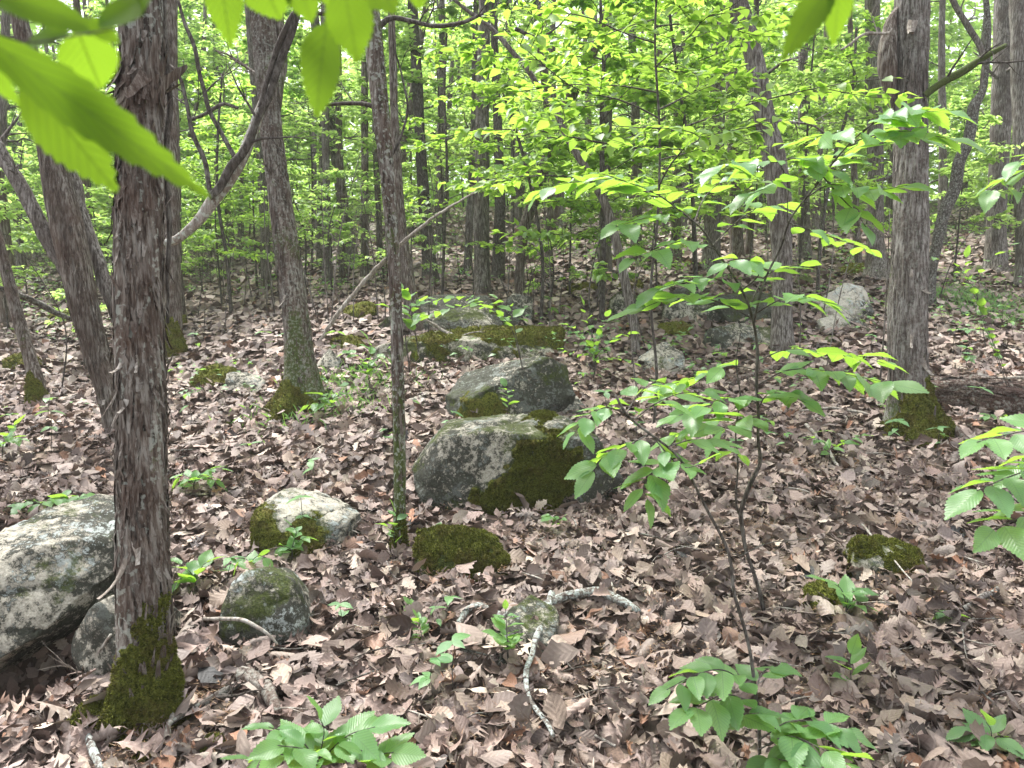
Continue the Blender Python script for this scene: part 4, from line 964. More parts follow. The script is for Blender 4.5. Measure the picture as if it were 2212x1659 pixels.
rock([(812, 785), (812, 742, .05), (1000, 738, .0), (1215, 736, .05), (850, 720, .5), (1060, 712, .5), (1212, 712, .45), (1232, 752, .15), (1225, 785, .1), (1000, 792), (860, 792)], 'long low ledge of rock with moss hanging over bare pale patches', thick=.5, white=.66, moss=.42, lich=.1, L=.03, seed=210, amp=.004,
     shell=(-.12, .03, 0), tufts=12000, tlen=.018)
rock([(798, 722), (805, 690), (860, 652, .3), (980, 640, .5), (1078, 645, .5), (1075, 690, .1), (1070, 715), (920, 715)], 'dark weathered rock block left in the row behind the mossy ledge', thick=.5, white=.35, moss=.30, lich=.2, L=.035, seed=211, amp=.03, shell=(-.5, .03, 0), tufts=2000, tlen=.02)
rock([(1072, 708), (1078, 650, .1), (1110, 636, .25), (1148, 645, .25), (1145, 700), (1110, 715)], 'square grey rock at the right end of the row behind the mossy ledge', thick=.4, white=.5, moss=.15, lich=.3, L=.03, seed=212, amp=.025)
rock([(1432, 690), (1436, 640, .1), (1470, 622, .3), (1545, 632, .3), (1560, 680), (1530, 702), (1450, 700)], 'squarish grey boulder behind the sapling stem, left of a darker one', thick=.45, white=.45, moss=.2, lich=.2, L=.03, seed=213, amp=.03)
rock([(1548, 695), (1552, 645, .1), (1600, 632, .3), (1690, 640, .3), (1705, 680), (1640, 705)], 'dark mossy boulder beside the pale foot of the leaning cedar', thick=.45, white=.22, moss=.38, lich=.1, L=.03, seed=214, amp=.03)
rock([(1522, 745), (1530, 712, .1), (1600, 700, .25), (1665, 712, .25), (1672, 745), (1600, 758)], 'low pale-topped rock with mossy sides in front of the grey boulders', thick=.35, white=.5, moss=.35, lich=.4, L=.025, seed=215, amp=.03)
rock([(1370, 795), (1385, 765, .05), (1435, 740, .2), (1470, 762, .15), (1482, 800), (1420, 812)], 'pale lichen-spotted boulder right of the small seedlings, behind the ridged one', thick=.35, white=.66, moss=.2, lich=.8, L=.025, seed=216, amp=.035)
rock([(1768, 665), (1785, 640, .15), (1825, 616, .3), (1868, 622, .3), (1884, 652, .1), (1840, 680), (1790, 690)], 'white lichen-crusted boulder left of the big grey cedar', thick=.4, white=.85, moss=.03, lich=1.0, L=.025, seed=217, amp=.03)
rock([(1765, 715), (1768, 690, .1), (1810, 676, .2), (1870, 690, .2), (1860, 715), (1800, 722)], 'low pale rock with moss edge below the white lichen-crusted boulder', thick=.3, white=.7, moss=.3, lich=.5, L=.025, seed=218)
rock([(1915, 610), (1930, 596, .1), (1958, 592, .2), (1962, 610), (1935, 618)], 'small smooth blue-grey rock at the foot of the straight grey cedar', thick=.3, white=.6, moss=0, lich=.3, seed=219)
rock([(1808, 592), (1820, 576, .1), (1885, 574, .3), (1892, 590), (1850, 600)], 'flat moss-topped rock at the foot of the thin crooked stem', thick=.5, white=.3, moss=.8, seed=220, shell=(.6, .04, 0), tufts=1500, tlen=.025)
rock([(1855, 1195), (1846, 1172, .05), (1900, 1163, .2), (1990, 1192, .2), (2030, 1250, .06), (1965, 1266), (1905, 1235)], 'green mossy rock with a bare grey face on the right, a twig across it', thick=.15, white=.6, moss=.55, L=.011, seed=221, amp=.022, shell=(.02, .012, 0), tufts=9000)
rock([(1760, 1290), (1748, 1270, .05), (1800, 1266, .15), (1852, 1296, .12), (1886, 1325, .05), (1812, 1338)], 'low cushion-like mossy rock with a seedling in front, lower right', thick=.1, white=.4, moss=.8, L=.01, seed=222, amp=.02, shell=(.7, .014, 0), tufts=9000)
rock([(2070, 1700), (2085, 1630, .05), (2150, 1592, .15), (2240, 1590, .2), (2320, 1610, .1), (2320, 1720)], 'flat dark grey rock in the bottom right corner', d=GD(2150, 1655), thick=.2, white=.35, moss=.15, L=.012, seed=223, amp=.015)
rock([(1915, 1690), (1920, 1630, .02), (1960, 1608, .06), (2000, 1630, .04), (2005, 1700)], 'small grey-green rock tip at the bottom edge, right of centre', d=GD(1960, 1657), thick=.1, white=.4, moss=.3, seed=224)
rock([(1062, 1425), (1085, 1380, .05), (1100, 1325, .2), (1148, 1290, .3), (1205, 1300, .3), (1200, 1350, .15), (1165, 1420, .03), (1120, 1445)], 'narrow mottled rock sunk in leaves beneath the lichened forked branch', thick=.1, white=.5, moss=.3, lich=.5, L=.01, seed=225, amp=.018)
rock([(410, 835), (412, 805, .1), (468, 792, .25), (500, 800, .2), (490, 840), (440, 848)], 'moss-covered rock lying left of the flared cedar', thick=.3, white=.3, moss=.7, L=.02, seed=226, shell=(.5, .02, 0), tufts=3500, tlen=.016)
rock([(488, 842), (492, 808, .1), (530, 800, .2), (572, 815, .2), (560, 848), (520, 855)], 'pale flat rock joined to the moss-covered one left of the flared cedar', thick=.3, white=.6, moss=.25, lich=.5, L=.02, seed=227)
rock([(688, 815), (684, 772, .1), (710, 750, .2), (735, 778, .15), (730, 812)], 'pale streaked rock tucked behind the flared cedar base', thick=.3, white=.7, moss=.15, L=.02, seed=228)
rock([(708, 755), (712, 742, .1), (755, 730, .2), (798, 740, .15), (790, 756)], 'low moss pad on rock between the flared and slender cedars', thick=.3, white=.3, moss=.8, seed=229, shell=(.6, .03, 0), tufts=2500, tlen=.018)
rock([(735, 690), (745, 668, .1), (800, 655, .2), (815, 680), (770, 695)], 'mossy hump at the left end of the rock row', thick=.4, white=.3, moss=.7, seed=230, shell=(.4, .03, 0), tufts=1200, tlen=.02)
rock([(10, 800), (14, 778, .1), (60, 762, .2), (80, 790), (50, 808)], 'pale rock with mossy top beyond the slim left-leaning cedar', thick=.3, white=.7, moss=.4, seed=231, shell=(.2, .03, 0), tufts=1200, tlen=.02)
rock([(95, 695), (110, 680, .1), (150, 678, .2), (165, 695), (130, 702)], 'distant mossy rock left of the leaning cedar', thick=.4, white=.3, moss=.8, seed=232, shell=(.5, .04, 0), tufts=800, tlen=.025)
rock([(1225, 632), (1232, 620, .1), (1268, 614, .2), (1292, 625), (1260, 638)], 'small distant mossy rock above the long ledge, left of the dogwood stem', thick=.4, white=.3, moss=.8, seed=233, shell=(.6, .03, 0), tufts=800, tlen=.025)
rock([(1335, 628), (1345, 612, .1), (1375, 608, .2), (1392, 622), (1362, 634)], 'small distant mossy rock right of the dogwood stem', thick=.4, white=.3, moss=.8, seed=234, shell=(.6, .03, 0), tufts=800, tlen=.025)
rock([(1315, 680), (1320, 640, .1), (1350, 628, .25), (1382, 645, .2), (1380, 680), (1345, 688)], 'grey rock behind the thin grey bowing tree', thick=.35, white=.45, moss=.3, lich=.3, seed=235)
rock([(1425, 725), (1430, 705, .1), (1470, 697, .2), (1500, 715), (1460, 730)], 'low dark moss mound in front of the squarish grey boulder', thick=.3, white=.3, moss=.8, seed=236, shell=(.5, .03, 0), tufts=1200, tlen=.018)
rock([(1715, 620), (1722, 600, .1), (1750, 596, .2), (1762, 615), (1740, 625)], 'dark mossy stone right of the pale-footed cedar', thick=.3, white=.3, moss=.8, seed=237)
rock([(1880, 880), (1888, 860, .05), (915 * 1 + 5, 850, .1), (925, 865, .05), (915, 882)][2:] + [(880, 880, .0), (884, 862, .04)], 'small pale stone on the leaves right of the slender central cedar', thick=.12, white=.7, moss=.1, seed=238)
for (mx, my, mw_, mh, lab, sd) in [(195, 1555, 58, 52, 'dome of thick green moss left of the shaggy cedar foot', 241), (450, 1620, 42, 34, 'dome of dark moss right of the shaggy cedar foot', 242), (315, 1625, 60, 26, 'ragged moss patch sprinkled with needles before the shaggy cedar', 243), (428, 1455, 20, 14, 'tiny moss tuft in the leaves right of the shaggy cedar', 244), (515, 915, 46, 8, 'flat strip of moss on the leaves left of the flared cedar', 245), (1330, 1100, 0, 0, '', 0)]:
    if mw_:
        rock([(mx - mw_, my + mh * .5), (mx - mw_ * .8, my - mh * .4, .05), (mx - mw_ * .2, my - mh, .12), (mx + mw_ * .5, my - mh * .8, .12), (mx + mw_, my, .05), (mx + mw_ * .7, my + mh), (mx - mw_ * .3, my + mh * 1.1)],
             lab, thick=.06, white=.2, moss=1, L=.011, seed=sd, amp=.02, shell=(1.2, .014, 0), tufts=int(9000 * mw_ / 58), tlen=.010, name='moss_cushion', cat='moss', sm=4)
# scattered low stones far on the right and left slopes
rs = np.random.default_rng(31)
for k in range(24):
    px = rs.uniform(1240, 2200) if k < 16 else rs.uniform(20, 240); py = rs.uniform(575, 740) if k < 16 else rs.uniform(660, 740); w_ = rs.uniform(14, 34)
    rock([(px - w_, py), (px - w_ * .6, py - w_ * .4, .1), (px + w_ * .3, py - w_ * .5, .2), (px + w_, py - 2), (px, py + w_ * .25)], 'low half-buried stone on the leafy slope at the far right' if k < 16 else 'low half-buried mossy stone on the leafy slope at the far left', thick=.3, white=rs.uniform(.3, .7), moss=rs.uniform(.2, .8), seed=250 + k, L=.04,
         group='low stones on the right slope' if k < 16 else 'low stones on the left slope')

# ------------------------------------------------------------------ logs, fallen branches, twigs
def fallen(pts, label, mat=BARKG, name='fallen_branch', cat='branch', seed=1, lift=0.0, group=None, twigs=0, segs=10, part='wood', ds=None, ground_follow=True, amp=.2):
    C0 = []; R0 = []
    for i, p in enumerate(pts):
        d, q = G(p[0], p[1]); d = d if ds is None else ds[i]; r = W(p[2], d) / 2
        q = P(p[0], p[1], d) + np.array([0, 0, lift + (r * .6 if ds is None else 0) + (.045 if ds is None and d < 7 else 0)]); C0.append(q); R0.append(r)
    C0 = np.array(C0); R0 = np.array(R0); n = max(8, int(np.linalg.norm(np.diff(C0, axis=0), axis=1).sum() / .02)); n = min(n, 220)
    Q = spline(np.hstack([C0, R0[:, None]]), n); C, R = Q[:, :3], np.maximum(Q[:, 3], .0012)
    wob = np.stack([vnoise(C * 14, seed), vnoise(C * 14, seed + 1), vnoise(C * 14, seed + 2)], -1) * min(R0.mean() * .7, .01); C = C + wob
    V, T = tube(C, R, segs, bark_disp(R0.mean() * amp, seed)); base = C.mean(0)
    t = thing(name, base, label, cat, group)
    obj(part, mesh(part, V - base, T, mat, np.stack([np.full(len(V), .9), np.clip(fbm(V * 6, 2, seed) * .5, 0, 1) * .5, np.full(len(V), .3)], -1)), t)
    for k in range(twigs):
        r = np.random.default_rng(seed * 5 + k); i = r.integers(n // 4, n - 2); tt = unit(C[i + 1] - C[i]); s = unit(np.cross(tt, (r.normal() * .4, r.normal() * .4, 1))) * r.choice([-1, 1])
        b = Bag(); twig_branch(b, C[i], unit(tt * .6 + s * .7 + np.array([0, 0, .15])), r.uniform(.1, .3), R[i] * .6, 1, seed * 9 + k, -.02, .3); b.build('twig', mat, t, base)
    return t, C, R, base
# lichened forked branch in the foreground
dl = [GD(x, y) - .05 for x, y in ((1000, 1350), (1500, 1345))]
LB, CB, RB, BB = fallen([(990, 1375, 8), (1012, 1350, 11), (1035, 1342, 12), (1080, 1360, 14), (1110, 1363, 16), (1160, 1348, 17), (1215, 1325, 19), (1262, 1318, 21), (1300, 1315, 21), (1345, 1335, 19), (1380, 1355, 15)],
    'forked fallen branch crusted with pale lichen, lying over a narrow rock', LICHEN, seed=51, lift=.02, segs=16, amp=.3)
_, Cf, _, _ = None, None, None, None
def lb_fork(pts, lift0):
    C0 = np.array([P(p[0], p[1], GD(p[0], p[1])) + np.array([0, 0, l]) for p, l in zip(pts, lift0)]); R0 = np.array([W(p[2], GD(p[0], p[1])) / 2 for p in pts])
    Q = spline(np.hstack([C0, R0[:, None]]), 110); V, T = tube(Q[:, :3], Q[:, 3], 12, bark_disp(R0.mean() * .3, 52)); obj('fork', mesh('fork', V - BB, T, LICHEN, (.9, 0, 0)), LB)
lb_fork([(1190, 1320, 15), (1182, 1355, 15), (1170, 1390, 14), (1158, 1420, 14), (1150, 1455, 13), (1138, 1490, 12), (1140, 1530, 10), (1155, 1570, 8), (1180, 1600, 6), (1195, 1630, 5)], [.09, .09, .085, .085, .08, .08, .075, .075, .07, .07])
LG, CG, RG, BG = fallen([(2000, 880, 50), (2050, 884, 64), (2120, 890, 68), (2180, 896, 68), (2300, 905, 68)], 'rotting reddish-brown log lying right behind the mossy base of the big grey cedar', LOGM, 'fallen_log', 'log', 53, segs=40, part='trunk', lift=.035, amp=.25)
flakes(CG, RG, 300, 9, .06, .3, .01, .04, .02, LOGM, LG, BG, 54)
fallen([(1480, 868, 14), (1540, 850, 20), (1600, 828, 22), (1680, 800, 16), (1720, 790, 10)], 'dark broken strip of log behind the leafy sapling', LOGM, 'fallen_log', 'log', 55, segs=20, part='trunk')
fallen([(0, 800, 9), (60, 812, 10), (130, 822, 12), (160, 828, 10)], 'pale weathered fallen stem behind the slim left-leaning cedar', BARKL, seed=56)
fallen([(-20, 615, 14), (30, 635, 14), (80, 655, 13), (130, 680, 12), (165, 692, 10)], 'dark fallen stem slanting down behind the leaning cedar, left', BARKD, 'fallen_branch', 'branch', 57, ds=[7.5, 7.7, 8.0, 8.3, 8.5])
fallen([(0, 668, 9), (60, 662, 9), (110, 670, 8)], 'thin grey stem lying on the far left slope', BARKG, seed=58)
dq = GD(692, 742)
fallen([(690, 742, 8), (715, 700, 9), (760, 640, 9), (820, 572, 9), (870, 525, 8), (930, 475, 7), (1000, 430, 5), (1040, 408, 4)], 'long pale dead branch slanting up across the slender cedar', BARKL, 'dead_branch', 'branch', 59, ds=[dq, dq, dq, dq, dq - .1, dq - .2, dq - .2, dq - .2])
dq = GD(1100, 785)
fallen([(918, 690, 5), (960, 715, 7), (1010, 740, 8), (1060, 765, 8), (1100, 783, 6)], 'pale lichened branch resting on the mossy ledge', BARKL, 'dead_branch', 'branch', 60, ds=[dq + .2, dq + .2, dq + .1, dq, dq], twigs=2)
fallen([(440, 1335, 7), (480, 1338, 8), (530, 1342, 9), (565, 1360, 8), (598, 1392, 4)], 'thin pale curved twig lying across the rounded mottled rock', BARKL, 'fallen_twig', 'twig', 61, ds=[3.2, 3.2, 3.17, 3.15, 3.15], segs=8)
fallen([(135, 1478, 4), (175, 1460, 6), (205, 1420, 6), (240, 1370, 5)], 'thin white twig propped between wedge rock and shaggy cedar', BARKL, 'fallen_twig', 'twig', 62, ds=[3.2, 3.17, 3.14, 3.12], twigs=1, segs=8)
fallen([(185, 1600, 14), (195, 1625, 16), (208, 1660, 17), (220, 1700, 17)], 'short stub of lichened white stick at the bottom left edge', LICHEN, 'fallen_stick', 'stick', 63, segs=14)
fallen([(365, 1595, 10), (420, 1560, 13), (470, 1530, 14), (530, 1495, 13), (580, 1465, 9)], 'dark grey stick slanting in the leaves right of the shaggy cedar', BARKD, 'fallen_stick', 'stick', 64, twigs=2, segs=12)
fallen([(360, 1625, 14), (372, 1580, 12), (375, 1555, 10)], 'short pale stick standing in the leaves by the moss domes', BARKL, 'fallen_stick', 'stick', 65)
fallen([(520, 1490, 34), (560, 1500, 34), (585, 1530, 30), (600, 1570, 20)], 'curved bare root arching out of the leaves right of the shaggy cedar', BARK, 'tree_root', 'root', 66, segs=24, part='root', lift=-.005)
fallen([(1200, 1575, 5), (1250, 1600, 7), (1330, 1640, 7)][::-1], 'straight thin stick at the bottom centre', BARKG, 'fallen_stick', 'stick', 67)
fallen([(1330, 1590, 0.1), (1470, 1590, 4), (1480, 1590, 4)][1:], 'short thin stick among the leaves lower centre', BARKG, 'fallen_stick', 'stick', 68)
fallen([(1940, 1660, 9), (1990, 1630, 9), (2045, 1612, 8), (2060, 1600, 7)], 'grey knobby stick near the bottom right rocks', BARKG, 'fallen_stick', 'stick', 69)
fallen([(2080, 1340, 12), (2110, 1320, 12), (2155, 1290, 10)], 'stubby lichen-flecked stick on the right slope', BARKG, 'fallen_stick', 'stick', 70)
fallen([(1830, 1140, 4), (1870, 1180, 5), (1920, 1240, 5), (1970, 1300, 4)], 'thin straight twig lying across the mossy rock on the right', BARKL, 'fallen_twig', 'twig', 71, lift=.05)
fallen([(1740, 930, 7), (1780, 975, 8), (1815, 1035, 6)], 'thin pale stick left of the big grey cedar', BARKL, 'fallen_stick', 'stick', 72)
fallen([(2060, 940, 16), (2100, 980, 18), (2150, 1010, 16), (2200, 1045, 12)], 'dark rotten branch half covered by leaves at right', LOGM, 'fallen_branch', 'branch', 73)
fallen([(1720, 900, 5), (1810, 895, 7), (1900, 915, 8), (1935, 925, 6)], 'pale roots-like stick at the left of the big cedar foot', BARKL, 'fallen_stick', 'stick', 74)
fallen([(2030, 862, 5), (2100, 858, 7), (2212, 870, 7)], 'bleached thin branch lying along the rotting log', BARKL, 'fallen_branch', 'branch', 75, lift=.17)
rs = np.random.default_rng(90)
for k in range(120):
    py = rs.uniform(640, 1650) if k < 70 else rs.uniform(900, 1650); px = rs.uniform(20, 2200); a = rs.uniform(-.6, .6) + (math.pi / 2 if rs.random() < .25 else 0); L = rs.uniform(30, 110) * (py / 1300)
    pts = [(px, py, 2.4), (px + L * math.cos(a) * .5 + rs.normal() * 3, py + L * math.sin(a) * .35 + rs.normal() * 3, rs.uniform(3, 5)), (px + L * math.cos(a), py + L * math.sin(a) * .6, 2)]
    fallen(pts, 'thin dry twig lying among the brown leaves', [BARKL, BARKG, BARKD][k % 3], 'fallen_twig', 'twig', 600 + k, group='thin twigs strewn over the leaf litter', segs=5, twigs=1 if k % 3 == 0 else 0, lift=.012)

# bare whips standing in the middle distance
rs = np.random.default_rng(44); used_w = []
def whip_proto(k):
    r = np.random.default_rng(700 + k); t = obj('bare_sapling', None); b = Bag(); h = r.uniform(.8, 2.2)
    C = spline(np.array([(0, 0, -.05), (r.normal() * .06, r.normal() * .06, h * .5), (r.normal() * .15, r.normal() * .15, h)]), 16); V, T = tube(C, np.linspace(.009, .003, 16), 6); obj('stem', mesh('stem', V, T, BARKG if k % 2 else BARKD, (.9, .1, 0)), t)
    for j in range(7):
        i = r.integers(4, 15); a = r.uniform(0, 6.28); twig_branch(b, C[i], np.array([math.cos(a), math.sin(a), .7]), r.uniform(.2, .5), .0035, 1, 800 + k * 9 + j, .1, .25, 3, 3)
    b.build('branches', BARKG if k % 2 else BARKD, t, kind='stuff'); return t
WP = [whip_proto(k) for k in range(6)]
for k in range(88):
    if k < 46: px, py = rs.uniform(400, 860), rs.uniform(590, 720)
    elif k < 72: px, py = rs.uniform(900, 1800), rs.uniform(570, 760)
    else: px, py = rs.uniform(0, 2200), rs.uniform(640, 900)
    d, q = G(px, py); o = WP[k] if k < 6 else copy_tree(WP[k % 6]); s = rs.uniform(.7, 1.3); o.location = (q[0], q[1], float(H(q[0], q[1]))); o.scale = (s, s, s); o.rotation_euler = (rs.normal() * .08, rs.normal() * .08, rs.uniform(0, 6.28))
    tag(o, 'bare thin sapling whip standing in the leaf litter', 'sapling', 'bare sapling whips')

# ------------------------------------------------------------------ near green leaves: each its own part
ELM = []
for k in range(7):
    V, T, U = serrate_tpl(wid=.56, fold=.10 + .03 * k, bend=.02 + .09 * k, rip=.03 + .01 * k); ELM.append(mesh('leaf', V, T, LEAFN, (.5, .5, .5), U))
def leafy_twig(parent, base, pts, d0, d1, n, sz, seed, r=.0035, start=.15, meshes=None, nrm=None, both=True, droop=.10, tilt=.26, mat=None):
    n = int(round(n * 1.38)); sz = sz * 1.32
    rs = np.random.default_rng(seed); dd = np.linspace(d0, d1, len(pts)); C = spline(np.array([P(p[0], p[1], q) for p, q in zip(pts, dd)]), 24)
    V, T = tube(C, np.linspace(r, .0012, 24), 6); obj('twig', mesh('twig', V - base, T, mat or BARKD, (.9, 0, 0)), parent)
    for k in range(n):
        f = start + (1 - start) * (k + .5) / n; i = min(int(f * 23), 22); t = unit(C[i + 1] - C[i]); s = unit(np.cross(t, (0, 0, 1.0)))
        sg = 1 if k % 2 else -1
        if k == n - 1: dv = t
        else: dv = unit(t * .55 + s * sg * .8)
        dv = unit(dv + np.array([0, 0, -droop]) + rs.normal(size=3) * .16); nn = unit((np.array([0, 0, 1.0]) if nrm is None else np.array(nrm, float)) + rs.normal(size=3) * tilt)
        ss = sz * rs.uniform(.72, 1.18) * (1.0 - .25 * abs(f - .6)); one_leaf(parent, base, C[i] + dv * .006, dv, nn, ss, meshes or ELM)
def stem_part(parent, base, pts, d0, d1, mat=BARKD, name='stem', seed=1, segs=12):
    return limb(parent, base, [(a, b, c * .56) for a, b, c in pts], d0, mat, name, segs, d1, 0, .1, seed)[0]

# the many-stemmed sapling, right of centre
ds = GD(1651, 1320); SB = P(1651, 1325, ds); SB[2] = float(H(SB[0], SB[1]))
SAP = thing('elm_sapling', SB, 'leafy many-stemmed sapling with big toothed leaves in tiers, right of centre', 'sapling')
stem_part(SAP, SB, [(1653, 1335, 17), (1645, 1290, 16), (1632, 1240, 15), (1612, 1180, 15), (1601, 1116, 17), (1610, 1080, 17), (1625, 1040, 15), (1641, 996, 14), (1638, 950, 12), (1640, 880, 12), (1636, 780, 11), (1628, 690, 10), (1600, 618, 9), (1550, 540, 8), (1500, 480, 7), (1440, 436, 6), (1380, 408, 5), (1300, 394, 3)], ds, ds - .25, seed=81)
stem_part(SAP, SB, [(1601, 1120, 10), (1590, 1080, 9), (1596, 1000, 8), (1590, 930, 7), (1600, 860, 6), (1590, 780, 5), (1600, 720, 4)], ds, ds - .1, seed=82)
stem_part(SAP, SB, [(1630, 700, 8), (1650, 610, 8), (1680, 545, 8), (1701, 480, 8), (1740, 428, 7), (1778, 382, 6), (1838, 308, 5), (1880, 272, 4), (1940, 250, 3)], ds - .15, ds - .6, seed=83)
stem_part(SAP, SB, [(1701, 478, 5), (1704, 430, 4), (1702, 390, 4), (1686, 350, 3)], ds - .2, ds - .4, seed=84)
E = dict(meshes=ELM)
TW = [  # pts, depth offsets, n leaves, size
    ([(1440, 436), (1360, 400), (1290, 392), (1210, 398), (1160, 420)], -.25, -.35, 12, .115), ([(1500, 480), (1420, 420), (1350, 392), (1290, 372)], -.2, -.6, 10, .12), ([(1480, 462), (1400, 470), (1330, 490)], -.2, -.5, 7, .11),
    ([(1550, 540), (1480, 520), (1420, 540), (1360, 560)], -.2, -.5, 7, .10), ([(1540, 530), (1590, 480), (1640, 450), (1700, 440)], -.2, .1, 8, .10), ([(1500, 480), (1520, 430), (1560, 390), (1600, 370)], -.2, .15, 7, .10),
    ([(1686, 350), (1640, 350), (1590, 352), (1560, 365)], -.4, -.6, 7, .125), ([(1686, 350), (1720, 342), (1760, 352), (1790, 370)], -.4, -.5, 6, .12), ([(1702, 390), (1670, 400), (1620, 420)], -.35, -.5, 5, .12),
    ([(1740, 428), (1790, 400), (1840, 405), (1900, 410), (1960, 400)], -.35, -.7, 9, .12), ([(1760, 400), (1800, 350), (1840, 320), (1880, 300)], -.4, -.3, 7, .12), ([(1778, 382), (1820, 430), (1850, 460), (1870, 490)], -.4, -.65, 5, .12),
    ([(1838, 308), (1900, 290), (1970, 285), (2050, 300)], -.45, -.75, 9, .125), ([(1860, 290), (1900, 255), (1960, 240), (2030, 242)], -.5, -.75, 8, .13), ([(1838, 308), (1800, 290), (1740, 300)], -.45, -.6, 5, .11),
    ([(1700, 480), (1760, 500), (1820, 520), (1880, 540)], -.2, 0, 7, .10), ([(1628, 690), (1570, 660), (1500, 640), (1430, 650), (1380, 670)], -.1, -.5, 11, .125), ([(1600, 618), (1530, 600), (1470, 610), (1420, 625)], -.1, -.45, 8, .12),
    ([(1628, 680), (1680, 650), (1730, 640), (1790, 655)], -.1, -.5, 7, .13), ([(1620, 660), (1650, 600), (1690, 580), (1740, 570)], -.1, .1, 6, .11), ([(1600, 630), (1640, 590), (1600, 560), (1560, 570)], -.1, -.3, 6, .11),
    ([(1636, 780), (1700, 755), (1780, 760), (1860, 770), (1910, 785)], -.05, .3, 11, .115), ([(1640, 830), (1700, 800), (1780, 800), (1860, 815), (1930, 830)], -.1, -.5, 11, .135), ([(1640, 850), (1690, 850), (1740, 870)], -.1, -.3, 6, .12),
    ([(1636, 800), (1580, 790), (1520, 810), (1450, 830), (1400, 840)], 0, .2, 9, .11), ([(1640, 870), (1580, 860), (1520, 880), (1460, 900)], 0, -.2, 8, .12), ([(1640, 880), (1650, 860), (1660, 850)], -.1, -.35, 3, .15), ([(1641, 900), (1600, 905), (1560, 930)], -.1, -.3, 4, .14),
    ([(1590, 930), (1540, 920), (1490, 930), (1440, 945)], .1, .2, 7, .11)]
for i_, (p_, a_, b_, n_, s_) in enumerate(TW): leafy_twig(SAP, SB, p_, ds + a_, ds + b_, n_, s_, 1000 + i_)

# the thin leaning sapling in front of it
dt = GD(1641, 1655); TB = P(1641, 1690, dt); TB[2] = float(H(TB[0], TB[1]))
SA2 = thing('thin_sapling', TB, 'thin sapling leaning left from the bottom edge, broken at its tip', 'sapling')
stem_part(SA2, TB, [(1641, 1740, 15), (1640, 1640, 14), (1636, 1540, 13), (1625, 1440, 13), (1610, 1345, 12), (1588, 1273, 12), (1575, 1193, 11), (1535, 1106, 10), (1500, 1045, 8), (1461, 988, 8), (1405, 936, 8), (1353, 893, 8), (1330, 855, 9)], dt, dt + .1, seed=85)
stem_part(SA2, TB, [(1575, 1195, 5), (1600, 1200, 5), (1615, 1190, 4), (1680, 1170, 4), (1760, 1160, 3)], dt, dt + .3, seed=86, name='branch')
for i_, (p_, a_, b_, n_, s_) in enumerate([([(1353, 893), (1310, 880), (1270, 900), (1240, 935)], .1, 0, 7, .085), ([(1370, 905), (1420, 870), (1470, 850), (1530, 848)], .1, .3, 8, .09), ([(1405, 936), (1360, 960), (1310, 985), (1280, 1020)], .1, 0, 8, .095),
    ([(1440, 965), (1500, 950), (1560, 960), (1600, 985)], .1, .3, 7, .09), ([(1461, 988), (1420, 1010), (1390, 1050), (1400, 1080)], .1, .0, 7, .10), ([(1405, 936), (1450, 990), (1480, 1010), (1520, 1000)], .1, 0, 6, .09), ([(1353, 893), (1380, 850), (1420, 820)], .1, .3, 5, .08),
    ([(1632, 1500), (1570, 1450), (1510, 1455), (1440, 1490)], -.05, -.2, 9, .10), ([(1634, 1520), (1570, 1500), (1520, 1520), (1480, 1540)], -.05, -.25, 6, .105), ([(1632, 1490), (1650, 1450), (1690, 1440)], -.02, .1, 5, .085), ([(1636, 1560), (1600, 1545), (1640, 1540)], -.05, -.2, 4, .10),
    ([(1638, 1600), (1700, 1560), (1760, 1560), (1830, 1580)], -.1, -.15, 8, .115), ([(1638, 1620), (1700, 1590), (1760, 1610), (1830, 1650)], -.1, -.3, 7, .125), ([(1640, 1640), (1680, 1640), (1740, 1655)], -.1, -.3, 5, .11)]):
    leafy_twig(SA2, TB, p_, dt + a_, dt + b_, n_, s_, 1100 + i_, r=.0028)

def small_plant(label, bx, by, stems, name='seedling', cat='seedling', d=None, group=None, mat=None):
    d = d or GD(bx, by); b = P(bx, by, d); b[2] = float(H(b[0], b[1])); t = thing(name, b, label, cat, group)
    for i, (pts, dd, n, s) in enumerate(stems): leafy_twig(t, b, [(bx, by)] + pts if pts[0] != (bx, by) else pts, d, d + dd, n, s, int(bx * 3 + by + i), r=.003, start=.3)
    return t
small_plant('young sapling with upright yellow-green leaves between ridged boulder and bowing tree', 1282, 825, [([(1288, 760), (1300, 700), (1310, 680)], -.1, 7, .09), ([(1285, 770), (1250, 720), (1225, 700)], -.1, 7, .10), ([(1288, 770), (1330, 730), (1360, 720)], 0, 7, .10), ([(1284, 760), (1270, 700), (1260, 655)], 0, 7, .09), ([(1285, 775), (1230, 760), (1210, 750)], -.1, 5, .09), ([(1285, 780), (1340, 775), (1380, 790)], .1, 6, .08)], name='young_sapling', cat='sapling')
small_plant('leafy spray hovering before the dark rock row', 1130, 800, [([(1100, 700), (1040, 650), (980, 640), (920, 655)], .2, 12, .085), ([(1100, 700), (1040, 660), (960, 670), (900, 690)], -.1, 11, .085), ([(1110, 700), (1100, 660), (1060, 640)], .2, 6, .08)], name='young_sapling', cat='sapling', d=5.2)
small_plant('seedling with spread leaves left of the slender central cedar', 800, 850, [([(795, 790), (760, 760), (735, 765)], 0, 6, .10), ([(796, 790), (800, 750), (790, 725)], -.1, 6, .10), ([(796, 795), (820, 770), (840, 775)], 0, 5, .09)])
small_plant('seedling with long leaves at the foot of the flared cedar', 718, 905, [([(716, 870), (700, 855), (680, 850)], 0, 4, .10), ([(716, 870), (730, 850), (745, 860)], 0, 4, .09), ([(715, 875), (690, 870), (665, 875)], -.1, 4, .11)])
